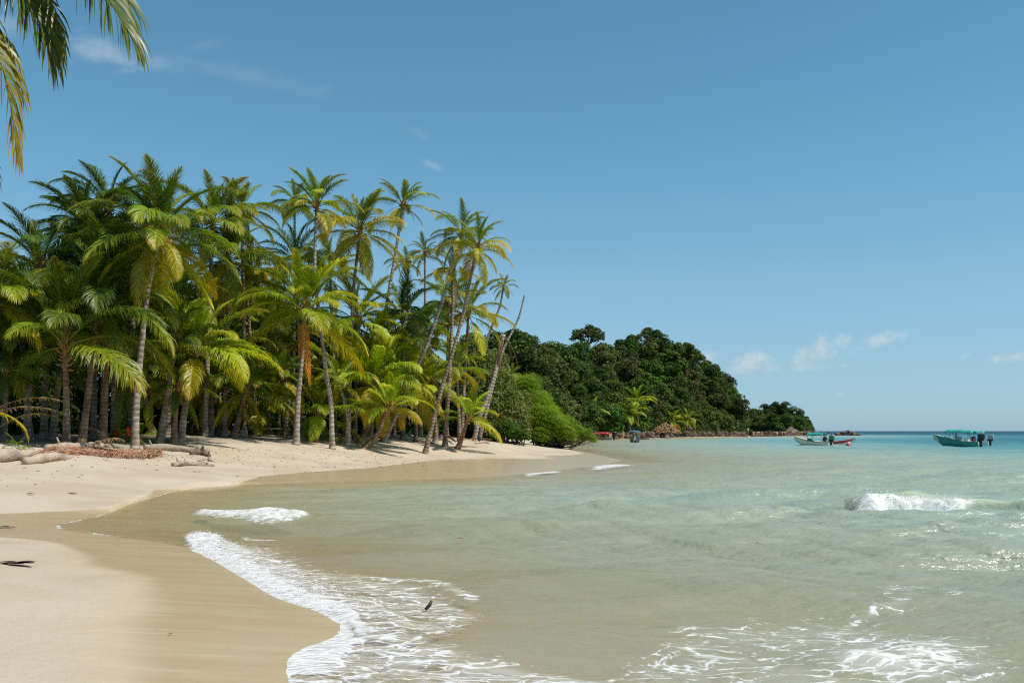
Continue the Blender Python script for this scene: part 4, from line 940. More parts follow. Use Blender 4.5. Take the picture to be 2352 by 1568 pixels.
o = obj('undergrowth', mesh_np('undergrowth', V, [F], [M['broadleaf']], False, None, Cc)); tag(o, 'dense green growth covering the small islet down to its rocks', 'undergrowth', kind='stuff')
r = random.Random(9)
for k, (X, Yt, dd_) in enumerate([(1733, 938, -8), (1757, 927, 4), (1780, 922, 10), (1804, 922, 8), (1826, 932, 0), (1845, 950, -6), (1745, 955, -22), (1775, 948, -25), (1806, 946, -26), (1832, 958, -22), (1726, 962, -14), (1788, 966, -29), (1852, 970, -10)]):
    w_ = at(X, Yt, 700 + dd_)
    wh = 'along the crest' if k < 6 else 'on the near slope'
    kk = k if k < 6 else k - 6
    X_ = sorted([1733, 1757, 1780, 1804, 1826, 1845] if k < 6 else [1745, 1775, 1806, 1832, 1726, 1788, 1852]).index(X)
    place_tree('islet_tree', f'rounded tree {wh} of the small islet, {ORD[X_]} from its left end', r.choice(['round', 'lumpy', 'round']), r.randrange(3), w_[0], w_[1], w_[2], 1.0 if k < 6 else .85, r.uniform(0, 6), 'trees on the small islet', wide=1.15)

# ------------------------------------------------------------------ shrubs at the end of the beach
def shrub(name, label, blobs, nl, ls, pal, mat, seed, d0, spray=None, twigs=True, cat='shrub'):
    """blobs: (X, Y, depth offset, radius in layout px)"""
    r = np.random.default_rng(seed)
    c = np.array([at(X, Y, d0 + dd_) for X, Y, dd_, q in blobs]); br = np.array([q / FD * (d0 + dd_) for X, Y, dd_, q in blobs])
    bx = c[:, 0].mean(); by = d0; g = min(c[:, 2].min() - br.min(), gz(bx, by)); loc = np.array([bx, by, gz(bx, by)])
    wgt = br ** 2 / (br ** 2).sum(); k = r.choice(len(c), nl, p=wgt)
    d = unit(r, nl); d[:, 2] = np.where(d[:, 2] < -.5, -d[:, 2], d[:, 2]); rad = r.uniform(.35, 1.08, nl) ** .5
    if spray: rad = rad * (.62 + .85 * fbm(d[:, 0] * 2.2 + k * 3.7, d[:, 2] * 2.2 + d[:, 1] * 1.7, seed + 5, 3))
    C = c[k] + d * (br[k] * rad)[:, None]
    if spray: C += r.normal(0, .16, C.shape) + np.array([.35, 0, -.22]) * (rad > .9)[:, None] * r.uniform(0, 1, (nl, 1))
    if spray is not None:   # feathery, layered: pull leaves toward drooping tiers
        tier = .62; ph = (C[:, 2] + .30 * (C[:, 0] - c[:, 0].min()) + 1.6 * fbm(C[:, 0] * .8, C[:, 1] * .8, seed, 3)) / tier
        C[:, 2] += (np.round(ph) - ph) * tier * .30 + r.normal(0, .07, nl)
        Nn = unit(r, nl) * .6 + np.array([.25, -.1, .9])
    else: Nn = d * .5 + unit(r, nl) * .9 + np.array([0, 0, .3])
    Nn /= np.linalg.norm(Nn, axis=1)[:, None]
    C[:, 2] = np.maximum(C[:, 2], np.where(C[:, 0] > bx + 4, .35, .3) + 0)
    p = np.array(pal); q = np.clip(fbm(C[:, 0] * .9, C[:, 2] * .9, seed + 1, 3) * 1.5 - .25 + r.normal(0, .18, nl), 0, 1)[:, None]
    cols = p[0] * (1 - q) + p[1] * q; odd = r.uniform(size=nl) < .06; cols[odd] = p[2]
    V, F, Cc = leaf_quads(r, C, Nn, ls, cols, 2.2 if spray else 1.6)
    root = empty(name, loc); tag(root, label, cat)
    obj('foliage', mesh_np('foliage', V - loc, [F], [mat], False, None, Cc), root)
    mb = MB(); rr_ = random.Random(seed)
    for j in range(len(c)):
        for _ in range(4 if twigs else 2):
            s0 = np.array([loc[0] + rr_.uniform(-1.5, 1.5), loc[1] + rr_.uniform(-.8, .8), loc[2] - .1])
            e = c[j] + np.array([rr_.uniform(-.8, .8), rr_.uniform(-.8, .8), rr_.uniform(-.5, .7)]) * br[j]
            m1 = s0 * .55 + e * .45 + np.array([rr_.uniform(-.5, .5), rr_.uniform(-.4, .4), rr_.uniform(-.7, .2)]); m2 = s0 * .25 + e * .75 + np.array([rr_.uniform(-.3, .3), 0, rr_.uniform(-.3, .3)])
            mb.tube([s0 - loc, m1 - loc, m2 - loc, e - loc], [.085, .06, .04, .012], 5)
    obj('branches', mb.mesh('branches', [M['bark_tree']], True), root)
    return root, mb, loc
BR = ((.11, .22, .007), (.25, .40, .012), (.38, .46, .025))
b_ = [(1204,902,0,36),(1216,886,1,24),(1215,950,-1,44),(1236,932,0,28),(1238,972,-3,42),(1262,958,0,26),(1272,988,-4,30),(1294,978,-1,22),(1300,1000,-4,20),(1322,994,-2,16),(1345,1002,-3,14),(1200,985,0,32),(1244,912,3,14),(1362,1011,-3,8),(1240,1002,-5,18),(1280,972,1,18),(1190,930,0,26)]
broot, _, bloc = shrub('feathery_bush', 'big bright green feathery bush spreading over the water at the end of the beach', b_, 170000, .062, BR, M['feather'], 71, 108, spray=True, cat='bush')
mb = MB(); rr_ = random.Random(77)
for k in range(60):   # bare dark branches hanging low over the water
    s0 = at(rr_.uniform(1215, 1290), rr_.uniform(996, 1016), 106); e = at(rr_.uniform(1230, 1362), rr_.uniform(1008, 1023), 104 + rr_.uniform(-2, 3))
    e[2] = max(e[2], .12); s0[2] = max(s0[2], .2); mid = (s0 + e) / 2 + np.array([0, 0, rr_.uniform(-.25, .1)]); mid[2] = max(mid[2], .15)
    mb.tube([s0 - bloc, mid - bloc, e - bloc], [.06, .045, .012], 5)
obj('bare_branches', mb.mesh('bare_branches', [simple_mat('dark_twigs', (.06, .045, .035), .9, .4)], True), broot)
DRY = ((.10, .135, .028), (.24, .25, .075), (.34, .27, .13))
b_ = [(1085,800,4,36),(1110,850,2,48),(1075,850,3,40),(1140,890,0,46),(1100,915,0,50),(1160,930,-1,44),(1125,955,-2,46),(1185,960,-2,36),(1165,985,-3,30),(1130,990,-3,28),(1060,815,5,30),(1195,925,2,30),(1200,985,-2,22),(1140,830,4,30),(1088,970,0,36)]
shrub('tangled_shrub', 'large olive brown shrub between the lone young palm and the bright green bush', b_, 34000, .15, DRY, M['broadleaf'], 72, 92)
b_ = [(1165,990,0,24),(1185,1000,-1,18),(1140,1000,0,16),(1205,1003,-2,14)]
shrub('green_shrub', 'low fresh green shrub at the sand edge under the dry shrub', b_, 7000, .14, G4, M['broadleaf'], 73, 87)

# dark thicket behind the palm trunks
r = np.random.default_rng(91); n = 130000
Xr = r.uniform(-420, 1120, n)
q = r.uniform(0, 1, n)
Dr = np.interp(Xr, [-420, 0, 400, 700, 1100], [50, 54, 70, 82, 92]) + r.uniform(0, 10, n) + 5 * (fbm(Xr * .01, Xr * 0, 3) - .5)
xr = (Xr - CX) / FD * Dr; g = ground(xr, Dr)
Hh = np.interp(Xr, [-420, 0, 300, 560, 800, 1100], [6, 7, 12.5, 11.5, 9.5, 5]) * (.7 + .6 * fbm(xr * .22, Dr * .22, 4))
zr = g + q * Hh
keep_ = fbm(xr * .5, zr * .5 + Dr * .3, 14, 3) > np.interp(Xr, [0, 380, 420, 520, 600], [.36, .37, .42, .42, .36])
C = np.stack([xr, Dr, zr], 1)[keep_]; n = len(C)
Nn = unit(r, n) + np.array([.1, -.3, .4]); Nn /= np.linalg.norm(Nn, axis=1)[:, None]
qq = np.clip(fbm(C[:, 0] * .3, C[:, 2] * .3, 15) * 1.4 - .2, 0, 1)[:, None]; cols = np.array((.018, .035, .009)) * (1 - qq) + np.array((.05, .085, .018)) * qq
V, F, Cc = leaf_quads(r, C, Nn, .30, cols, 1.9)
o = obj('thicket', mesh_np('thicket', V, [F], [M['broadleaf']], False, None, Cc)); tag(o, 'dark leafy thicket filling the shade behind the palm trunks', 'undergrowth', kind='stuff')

# ------------------------------------------------------------------ rock wall
from mathutils import noise as mnoise
def rock_mesh(name, seed, mat, sub=2, amp=.35):
    bm = bmesh.new(); bmesh.ops.create_icosphere(bm, subdivisions=sub, radius=.5); rr_ = random.Random(seed)
    sx, sy, sz = rr_.uniform(.85, 1.3), rr_.uniform(.8, 1.1), rr_.uniform(.6, .9)
    for v in bm.verts:
        q = v.co.normalized(); f = 1 + amp * (mnoise.noise(q * 1.7 + Vector((seed * 3.1, 0, 0))) + .6 * mnoise.noise(q * 4 + Vector((0, seed * 2.3, 0))))
        v.co = Vector((v.co.x * sx, v.co.y * sy, v.co.z * sz)) * f
    me = bpy.data.meshes.new(name); bm.to_mesh(me); bm.free(); me.materials.append(mat); return me
def rock_mat(name, a, b):
    m, t, out = new_mat(name)
    n = t.noise(pos(t), 1.2, 6, .65); rn = t.n('ShaderNodeObjectInfo').outputs['Random']
    c = t.mix(t.math('ADD', t.math('MULTIPLY', n, .8), t.math('MULTIPLY', t.math('SUBTRACT', rn, .5), .7)), a, b)
    p = t.n('ShaderNodeBsdfPrincipled', i_Base_Color=c, i_Roughness=.9); p.inputs['Specular IOR Level'].default_value = .2
    t.set(p.inputs['Normal'], t.bump(t.noise(pos(t), 5, 5), .8, .08)); t.set(out.inputs[0], p); return m
M['rock'] = rock_mat('brown_rock', (.05, .034, .027), (.22, .15, .105))
M['rubble'] = rock_mat('tan_rubble', (.13, .075, .035), (.42, .28, .14))
ROCKS = [rock_mesh('boulder', k, M['rock']) for k in range(8)]
def wall_d(X): return np.interp(X, [1395, 1410, 1500, 1700, 1780, 1870, 1900], [246, 250, 279, 341, 378, 436, 446])
r = random.Random(21); X = 1412.0
while X < 1880:
    for lay in range(3):
        d = float(wall_d(X)) + .4 + lay * .75 + r.uniform(-.3, .3); x = (X + r.uniform(-2, 2) - CX) / FD * d
        o = obj('boulder', ROCKS[r.randrange(8)]); s_ = r.uniform(1.0, 2.1) * (.85 if lay == 2 else 1)
        o.location = (x, d, .15 + lay * .58 + r.uniform(-.1, .15)); o.rotation_euler = (r.uniform(-.5, .5), r.uniform(-.5, .5), r.uniform(0, 6.28)); o.scale = (s_ * 1.15, s_, s_)
        tag(o, 'brown boulder piled in the long rock wall below the headland', 'rock', 'boulders of the rock wall')
    X += 1.2 * FD / float(wall_d(X)) * r.uniform(1.0, 1.35)
for k in range(26):
    X = r.uniform(1922, 1977); d = 445 + r.uniform(-2, 6); hgt_ = 1.9 * (1 - abs(X - 1945) / 34)
    o = obj('boulder', ROCKS[r.randrange(8)]); s_ = r.uniform(1.2, 2.4); o.location = ((X - CX) / FD * d, d, max(.1, hgt_ * r.uniform(0, 1))); o.scale = (s_ * 1.3, s_, s_); o.rotation_euler = (0, 0, r.uniform(0, 6))
    tag(o, 'boulder of the low rock heap at the seaward tip, behind the canopied boat', 'rock', 'boulders at the seaward tip')
for X, Y, d, s_, lb in [(1483, 1009, 236, 1.7, 'flat dark rock lying alone in the shallows right of the blue boat'), (1478, 1008, 238, 1.2, 'smaller dark rock beside the flat rock in the shallows'), (1584, 985, 300, 1.3, 'pale upright boulder on top of the rock wall beside the tan mound'), (1868, 997, 420, 2.6, 'dark boulder at the end of the rock wall near the white boat')]:
    w_ = at(X, Y, d); o = obj('boulder', ROCKS[int(X) % 8]); o.location = w_; o.scale = (s_ * 1.4, s_, s_ * .7 if d < 240 else s_ * 1.2); tag(o, lb, 'rock')
# earth bank behind the boulders
X_ = np.linspace(1395, 1885, 80); d_ = wall_d(X_); V = []
for q, zz in [(2.4, -.4), (3.0, 1.2), (4.2, 1.75), (9, 1.8), (11, -.5)]:
    V.append(np.stack([(X_ - CX) / FD * (d_ + q), d_ + q, np.full(80, zz) * np.interp(X_, [1840, 1885], [1, .75])], 1))
idx = np.arange(400).reshape(5, 80)
tag(obj('embankment', mesh_np('embankment', np.concatenate(V), [np.stack([idx[:-1, :-1], idx[:-1, 1:], idx[1:, 1:], idx[1:, :-1]], -1).reshape(-1, 4)], [simple_mat('bank_earth', (.30, .22, .12), .95, .4, .5, .6, spec=.1)], True)), kind='structure')
# tan heap behind the blue boat
w_ = at(1527, 986, 285); mb = MB(); r = random.Random(5)
for k in range(420):
    a = r.uniform(0, 6.28); q = r.uniform(0, 1) ** .6; hh = 3.0 * (1 - q) ** .8
    c = (4.6 * q * math.cos(a), 2.6 * q * math.sin(a), hh * r.uniform(.75, 1.0)); dv = Vector((r.gauss(0, 1), r.gauss(0, 1), r.gauss(0, .6))).normalized() * r.uniform(.22, .5)
    mb.tube([np.array(c) - np.array(dv), np.array(c) + np.array(dv)], [r.uniform(.1, .2)] * 2, 5)
o = obj('husk_heap', mb.mesh('husk_heap', [M['rubble']])); o.location = w_ * 1.0; o.location.z = 1.3
tag(o, 'big tan heap of broken pieces on the bank behind the blue boat', 'heap')
# white frame at the point
wm = simple_mat('white_paint', (.78, .78, .75), .5, .06, 4, .05)
w_ = at(1682, 988, 344); fr = empty('white_goal', w_); fr.location.z = 1.9; tag(fr, 'slim white goal-like structure with two legs standing at the seaward end of the headland', 'goal')
for sx in (-.75, .75):
    mb = MB(); mb.box((sx, 0, 1.3), (.2, .2, 2.6), .03); obj('leg', mb.mesh('leg', [wm]), fr)
for zz in (2.45, 1.75):
    mb = MB(); mb.box((0, 0, zz), (1.28, .18, .22), .03); obj('crossbar', mb.mesh('crossbar', [wm]), fr)
mb = MB(); mb.box((0, 0, 0), (.35, .25, 1.3), .05); o = obj('marker_post', mb.mesh('marker_post', [wm])); w_ = at(1718, 987, 352); o.location = (w_[0], w_[1], 2.3); tag(o, 'short white marker post on the bank right of the white frame', 'post')

# ------------------------------------------------------------------ boats
def gloss(name, col, rough=.35): return simple_mat(name, col, rough, .12, 2.5, .05)
C_ = {'teal': gloss('teal_paint', (.02, .22, .17)), 'white': gloss('boat_white', (.72, .72, .66), .4), 'black': gloss('black_plastic', (.02, .02, .022), .35), 'navy': gloss('navy_paint', (.007, .012, .04)),
      'red': gloss('red_paint', (.38, .03, .03)), 'grey': gloss('grey_metal', (.35, .36, .36), .4), 'dkgreen': gloss('green_cowl', (.02, .20, .05)), 'cream': gloss('cream_inside', (.62, .62, .54), .5), 'gold': gloss('gold_stripe', (.35, .25, .06)),
      'teal_cloth': gloss('teal_canvas', (.01, .30, .25), .75), 'blue_cloth': gloss('blue_canvas', (.03, .17, .30), .75), 'red_cloth': gloss('red_canvas', (.62, .05, .05), .75), 'aqua': gloss('aqua_inside', (.35, .62, .58), .5), 'crimson': gloss('crimson_cloth', (.35, .02, .04), .8), 'skin': gloss('brown_skin', (.16, .08, .05), .6), 'hair': gloss('black_hair', (.012, .01, .01), .6), 'trousers': gloss('dark_cloth', (.03, .03, .04), .8)}
def hull(L, B, H, root, cols, inside, sheer_up=.75):
    """cols: (rail, upper strake, lower hull, bottom); +X is the bow"""
    n = 26; sec = []
    for i in range(n):
        s = i / (n - 1); b = B * (.86 + .14 * min(1, s / .35)) * (1 - max(0, (s - .35) / .65) ** 2.3 * .985)
        kz = -.28 + 1.0 * max(0, (s - .62) / .38) ** 2.2 * (H + .25); sh = H + sheer_up * s ** 2.4; x = s * L
        rake = .55 * s ** 5
        row = [(b * 1.03, sh), (b * 1.0, sh - .13), (b * .93, sh - .40 * (sh - kz)), (b * .80, kz + (sh - kz) * .25), (b * .45, kz + (sh - kz) * .06), (0, kz)]
        pts = [(x + rake * (zz - kz) / (sh - kz + .01), yy, zz) for yy, zz in row]
        sec.append(pts + [(p_[0], -p_[1], p_[2]) for p_ in pts[-2::-1]])
    mb = MB(); k = len(sec[0]); V = [p_ for s_ in sec for p_ in s_]; mi = [0, 1, 2, 3, 3, 3, 3, 2, 1, 0]
    for j in range(k - 1):
        mb.add(V, [[i * k + j, (i + 1) * k + j, (i + 1) * k + j + 1, i * k + j + 1] for i in range(n - 1)], mi[j])
    mb.add(sec[0], [list(range(k))], 2)
    h_ = obj('hull', mb.mesh('hull', [C_[c] for c in cols]), root)
    mb = MB(); ins = []; kz_ = [s_[5][2] for s_ in sec]
    for i in range(n):
        a = np.array(sec[i]); f = max(.05, .93 - .2 * (i / n) ** 6); fl = min(max(.15, kz_[i] + .28 * (a[0][2] - kz_[i])), a[0][2] - .08)
        ins += [(a[0][0], a[0][1] * .985, a[0][2] + .012), (a[0][0], a[0][1] * f, a[0][2] + .012), (a[0][0] - .02, a[0][1] * f * .66, fl), (a[0][0] - .02, -a[0][1] * f * .66, fl), (a[0][0], -a[0][1] * f, a[0][2] + .012), (a[0][0], -a[0][1] * .985, a[0][2] + .012)]
    mb.add(ins, [[i * 6 + j, i * 6 + j + 1, (i + 1) * 6 + j + 1, (i + 1) * 6 + j] for i in range(n - 1) for j in range(5)], 0)
    mb.add(ins[:6], [[0, 1, 2], [0, 2, 3], [0, 3, 5], [3, 4, 5]], 0)
    obj('inner_deck', mb.mesh('inner_deck', [C_[inside]]), root)
    for xx in (.22, .48, .70):
        mb = MB(); mb.box((xx * L, 0, H * .62), (.32, B * 1.5 * (1 if xx < .6 else .78), .06), .02); obj('bench', mb.mesh('bench', [C_[inside]]), root)
def outboard(root, x, y, zt, col, tilt=0.0, s=1.0):
    e = MB(); rot = Matrix.Rotation(tilt, 3, 'Y'); o3 = np.array((x, y, zt))
    q = lambda v: o3 + np.array(rot @ Vector(v)) * s
    e.box(q((-.12, 0, .38)), (.62 * s, .40 * s, .50 * s), .13 * s, rot); 
    m_ = obj('outboard_motor', e.mesh('outboard_motor', [C_[col]]), root)
    e = MB(); e.box(q((-.10, 0, .05)), (.50 * s, .34 * s, .22 * s), .06 * s, rot); e.box(q((-.08, 0, -.42)), (.24 * s, .14 * s, .85 * s), .05 * s, rot); e.box(q((.12, 0, .0)), (.2 * s, .3 * s, .35 * s), .04 * s, rot)
    e.box(q((-.16, 0, -.80)), (.5 * s, .12 * s, .12 * s), .05 * s, rot); obj('motor_leg', e.mesh('motor_leg', [C_['black']]), m_)
    e = MB(); e.box(q((-.12, 0, .60)), (.56 * s, .415 * s, .06 * s), .02 * s, rot); obj('cowl_stripe', e.mesh('cowl_stripe', [C_['grey'] if col == 'black' else C_['cream']]), m_)
def canopy(root, x0, x1, w, z, col, H, posts=True, sag=.12, rise=.0):
    n, k = 12, 9; top = []
    for i in range(n):
        s = i / (n - 1)
        for j in range(k):
            v = j / (k - 1) * 2 - 1
            edge = .16 * (max(0, abs(v) - .8) / .2) + .14 * (max(0, abs(2 * s - 1) - .86) / .14)
            top.append((x0 + (x1 - x0) * s, w * v, z + rise * s + sag * (1 - v * v) + .03 * math.cos(s * 4 * math.pi) - edge))
    T_ = np.array(top); Bt = T_ - np.array([0, 0, .05]); N_ = n * k; F = []
    for i in range(n - 1):
        for j in range(k - 1):
            a = i * k + j; F.append([a, a + k, a + k + 1, a + 1]); F.append([N_ + a, N_ + a + 1, N_ + a + k + 1, N_ + a + k])
    rim = [j for j in range(k)] + [i * k + k - 1 for i in range(1, n)] + [(n - 1) * k + j for j in range(k - 2, -1, -1)] + [i * k for i in range(n - 2, 0, -1)]
    for a, b in zip(rim, rim[1:] + rim[:1]): F.append([a, b, N_ + b, N_ + a])
    mb = MB(); mb.add(np.vstack([T_, Bt]), F); obj('canopy', mb.mesh('canopy', [C_[col]], True), root)
    if posts:
        for xx in (x0 + .15, x1 - .15):
            for sy in (-1, 1):
                mb = MB(); mb.tube([(xx, sy * w * .86, H * .85), (xx, sy * w * .92, z + rise * (xx - x0) / (x1 - x0) - .02)], .028, 6); obj('canopy_post', mb.mesh('canopy_post', [C_['grey']]), root)
def boat(name, label, X, Ywl, d, yaw, L, B, H, cols, inside, **kw):
    """X: layout column of the stern; yaw 0 points the bow along +X"""
    w_ = at(X, Ywl, d); root = empty(name, (w_[0], w_[1], 0.0), R(yaw)); tag(root, label, 'boat', 'small boats in the bay'); hull(L, B, H, root, cols, inside, kw.get('sheer', .75)); return root
b = boat('motor_boat', 'white boat with gold rail stripe and teal canopy near the rock tip', 1908, 1024, 130, 139, 4.5, .80, .56, ('gold', 'white', 'white', 'white'), 'cream')
canopy(b, .8, 3.0, .85, 1.65, 'teal_cloth', .7, rise=-.05, sag=.2); outboard(b, -.05, .1, .72, 'dkgreen', 0, 1.15)
mb = MB(); mb.box((2.9, 0, .72), (.5, .6, .45), .06); obj('console', mb.mesh('console', [C_['black']]), b)
mb = MB(); mb.box((2.9, 0, .98), (.42, .42, .05), .02); obj('red_box', mb.mesh('red_box', [C_['red']]), b)
mb = MB(); mb.tube([(.35, -.85, .65), (.25, -.85, 1.3), (.5, -.8, 1.75), (1.0, -.8, 1.8)], .05, 6); mb.tube([(.35, .85, .65), (.25, .85, 1.3), (.5, .8, 1.75), (1.0, .8, 1.8)], .05, 6); obj('stern_hoop', mb.mesh('stern_hoop', [C_['black']]), b)
b = boat('motor_boat', 'red bowed boat moored behind the white and gold boat', 1895, 1023, 138, -14, 3.5, .70, .56, ('red', 'red', 'cream', 'black'), 'cream', sheer=.45)
outboard(b, -.05, 0, .6, 'black', .5, 1.0); mb = MB(); mb.tube([(.9, -.6, .6), (.9, -.6, 1.5), (.75, 0, 1.75), (.9, .6, 1.5), (.9, .6, .6)], .05, 6); obj('hoop', mb.mesh('hoop', [C_['black']]), b)
b = boat('motor_boat', 'green hulled boat with a long teal canopy and a black outboard, at the right', 2250, 1026, 124, 141, 5.0, .88, .68, ('teal', 'teal', 'teal', 'grey'), 'cream', sheer=.95)
canopy(b, .6, 3.9, .95, 1.98, 'teal_cloth', .75, rise=.12); outboard(b, -.05, 0, .85, 'black', 0, 1.35); green_boat = b
mb = MB(); mb.box((2.5, 0, .95), (.7, .8, .8), .06); obj('console', mb.mesh('console', [C_['grey']]), b)
mb = MB(); mb.box((2.75, 0, 1.55), (.04, .75, .45), .01); obj('windscreen', mb.mesh('windscreen', [C_['black']]), b)
mb = MB(); mb.box((1.5, 0, .85), (.55, .75, .4), .04); mb.box((1.28, 0, 1.15), (.08, .75, .4), .03); obj('seat', mb.mesh('seat', [C_['white']]), b)
mb = MB(); mb.box((3.1, .4, .62), (.6, .4, .35), .05); obj('storage_box', mb.mesh('storage_box', [C_['crimson']]), b)
mb = MB(); mb.tube([(3.0, -.8, .85), (3.6, -.8, 2.0)], .06, 6); obj('white_strut', mb.mesh('white_strut', [C_['white']]), b)
mb = MB()
mb.tube([(4.42 + .07 * math.cos(k * math.pi / 8), .17 * math.sin(k * math.pi / 8), 1.24 + .14 * math.cos(k * math.pi / 8)) for k in range(17)], .04, 6); obj('emblem', mb.mesh('emblem', [C_['dkgreen']]), b)
b = boat('motor_boat', 'white boat with a grey motor lying behind the green hulled boat', 2272, 1023, 131, 148, 6.3, .9, .66, ('white', 'white', 'white', 'white'), 'cream', sheer=.8)
canopy(b, .5, 2.6, .85, 1.88, 'teal_cloth', .7); outboard(b, -.05, 0, .75, 'grey', 0, 1.2)
mb = MB(); mb.box((1.9, 0, .95), (.6, .8, .7), .05); obj('console', mb.mesh('console', [C_['black']]), b)
b = boat('motor_boat', 'navy blue boat with a blue canopy seen bow on, near the rock wall', 1458, 1012, 171, -97, 5.6, .92, .78, ('navy', 'navy', 'navy', 'navy'), 'cream', sheer=.5)
canopy(b, 1.3, 4.0, .95, 1.98, 'blue_cloth', .8); outboard(b, -.05, 0, .8, 'black')
mb = MB(); mb.box((2.4, 0, 1.1), (.6, .8, .8), .05); obj('console', mb.mesh('console', [C_['dkgreen']]), b)
mb = MB(); mb.tube([(5.75, 0, 1.2), (6.05, -.1, .6), (6.6, -.25, -.05)], .025, 5); obj('mooring_rope', mb.mesh('mooring_rope', [C_['white']]), b)
b = boat('motor_boat', 'grey boat with a red canopy and white strut, partly behind the bright green bush', 1409, 1008, 226, 146, 6.2, .9, .55, ('grey', 'grey', 'grey', 'grey'), 'cream', sheer=.5)
canopy(b, 1.0, 4.8, .95, 1.6, 'red_cloth', .6); outboard(b, -.05, 0, .85, 'black', 0, 1.5)
mb = MB(); mb.tube([(2.0, -.9, .3), (3.6, -.9, 1.5)], .09, 6); obj('white_strut', mb.mesh('white_strut', [C_['white']]), b)
mb = MB(); mb.box((2.2, 0, .9), (.4, .9, .9), .05); obj('console', mb.mesh('console', [C_['red']]), b)
def buoy(x, y, rad, mats, label):
    root = empty('buoy', (x, y, .0)); tag(root, label, 'buoy')
    bm = bmesh.new(); bmesh.ops.create_uvsphere(bm, u_segments=16, v_segments=10, radius=rad)
    me = bpy.data.meshes.new('float'); bm.to_mesh(me); bm.free(); me.materials.append(mats[0]); obj('float', me, root).location.z = rad * .45
    mb = MB(); mb.tube([(0, 0, rad * 1.2), (0, 0, rad * 1.75)], [rad * .55, rad * .35], 10); obj('cap', mb.mesh('cap', [mats[1]]), root)
w_ = at(1949, 1020, 131); buoy(w_[0], w_[1], .34, (gloss('pink_float', (.55, .12, .14), .5), C_['white']), 'pink buoy with a white cap at the bow of the red bowed boat')
w_ = at(1720, 1000, 300); buoy(w_[0], w_[1], .34, (C_['white'], C_['white']), 'small white buoy floating alone left of the white and gold boat')

# a seated person at the stern of the green boat
def skinned(name, joints, edges, mats, parent, sub=2):
    me = bpy.data.meshes.new(name); me.from_pydata([j[0] for j in joints], edges, []); o = obj(name, me)
    md = o.modifiers.new('skin', 'SKIN'); sv = me.skin_vertices[0].data
    for v, j in zip(sv, joints): v.radius = (j[1], j[1] * (j[2] if len(j) > 2 else 1))
    sv[0].use_root = True
    o.modifiers.new('sub', 'SUBSURF').levels = sub; o.modifiers['sub'].render_levels = sub
    bpy.context.view_layer.update()
    m2 = bpy.data.meshes.new_from_object(o.evaluated_get(bpy.context.evaluated_depsgraph_get())); bpy.data.objects.remove(o)
    m2.name = name; m2.materials.clear()
    for m_ in mats: m2.materials.append(m_)
    m2.polygons.foreach_set('use_smooth', [True] * len(m2.polygons)); return obj(name, m2, parent)
gb = green_boat; loc = Matrix.Translation(gb.location) @ Matrix.Rotation(gb.rotation_euler.z, 4, 'Z')
pr = empty('person', loc @ Vector((.55, .35, .42)), gb.rotation_euler.z); tag(pr, 'person in a dark red shirt sitting at the stern of the green hulled boat', 'person')
J = [((0, 0, .08), .13, 1.2), ((0, 0, .30), .13, 1.25), ((0, 0, .50), .14, 1.35), ((0, 0, .62), .055), ((.01, 0, .72), .085), ((.01, 0, .82), .09), ((.01, 0, .88), .06),
     ((0, .19, .53), .06), ((.06, .24, .30), .045), ((.24, .17, .20), .038), ((.31, .14, .19), .035), ((0, -.19, .53), .06), ((.06, -.24, .30), .045), ((.24, -.17, .20), .038), ((.31, -.14, .19), .035),
     ((.10, .11, .05), .085), ((.42, .13, .07), .07), ((.45, .13, -.30), .05), ((.52, .13, -.34), .04), ((.10, -.11, .05), .085), ((.42, -.13, .07), .07), ((.45, -.13, -.30), .05), ((.52, -.13, -.34), .04)]
E = [(0, 1), (1, 2), (2, 3), (3, 4), (4, 5), (5, 6), (2, 7), (7, 8), (8, 9), (9, 10), (2, 11), (11, 12), (12, 13), (13, 14), (0, 15), (15, 16), (16, 17), (17, 18), (0, 19), (19, 20), (20, 21), (21, 22)]
skinned('body', J, E, [C_['skin']], pr)
skinned('shirt', [((0, 0, .06), .145, 1.25), ((0, 0, .30), .145, 1.3), ((0, 0, .52), .15, 1.4), ((0, 0, .585), .075), ((0, .20, .53), .075), ((.05, .24, .36), .06), ((0, -.20, .53), .075), ((.05, -.24, .36), .06)], [(0, 1), (1, 2), (2, 3), (2, 4), (4, 5), (2, 6), (6, 7)], [C_['crimson']], pr)
skinned('trousers', [((.02, 0, .06), .14, 1.25), ((.10, .11, .055), .095), ((.42, .13, .07), .08), ((.45, .13, -.22), .06), ((.10, -.11, .055), .095), ((.42, -.13, .07), .08), ((.45, -.13, -.22), .06)], [(0, 1), (1, 2), (2, 3), (0, 4), (4, 5), (5, 6)], [C_['trousers']], pr)
skinned('hair', [((-.01, 0, .80), .095), ((-.005, 0, .88), .085), ((-.05, 0, .76), .06)], [(0, 1), (0, 2)], [C_['hair']], pr)

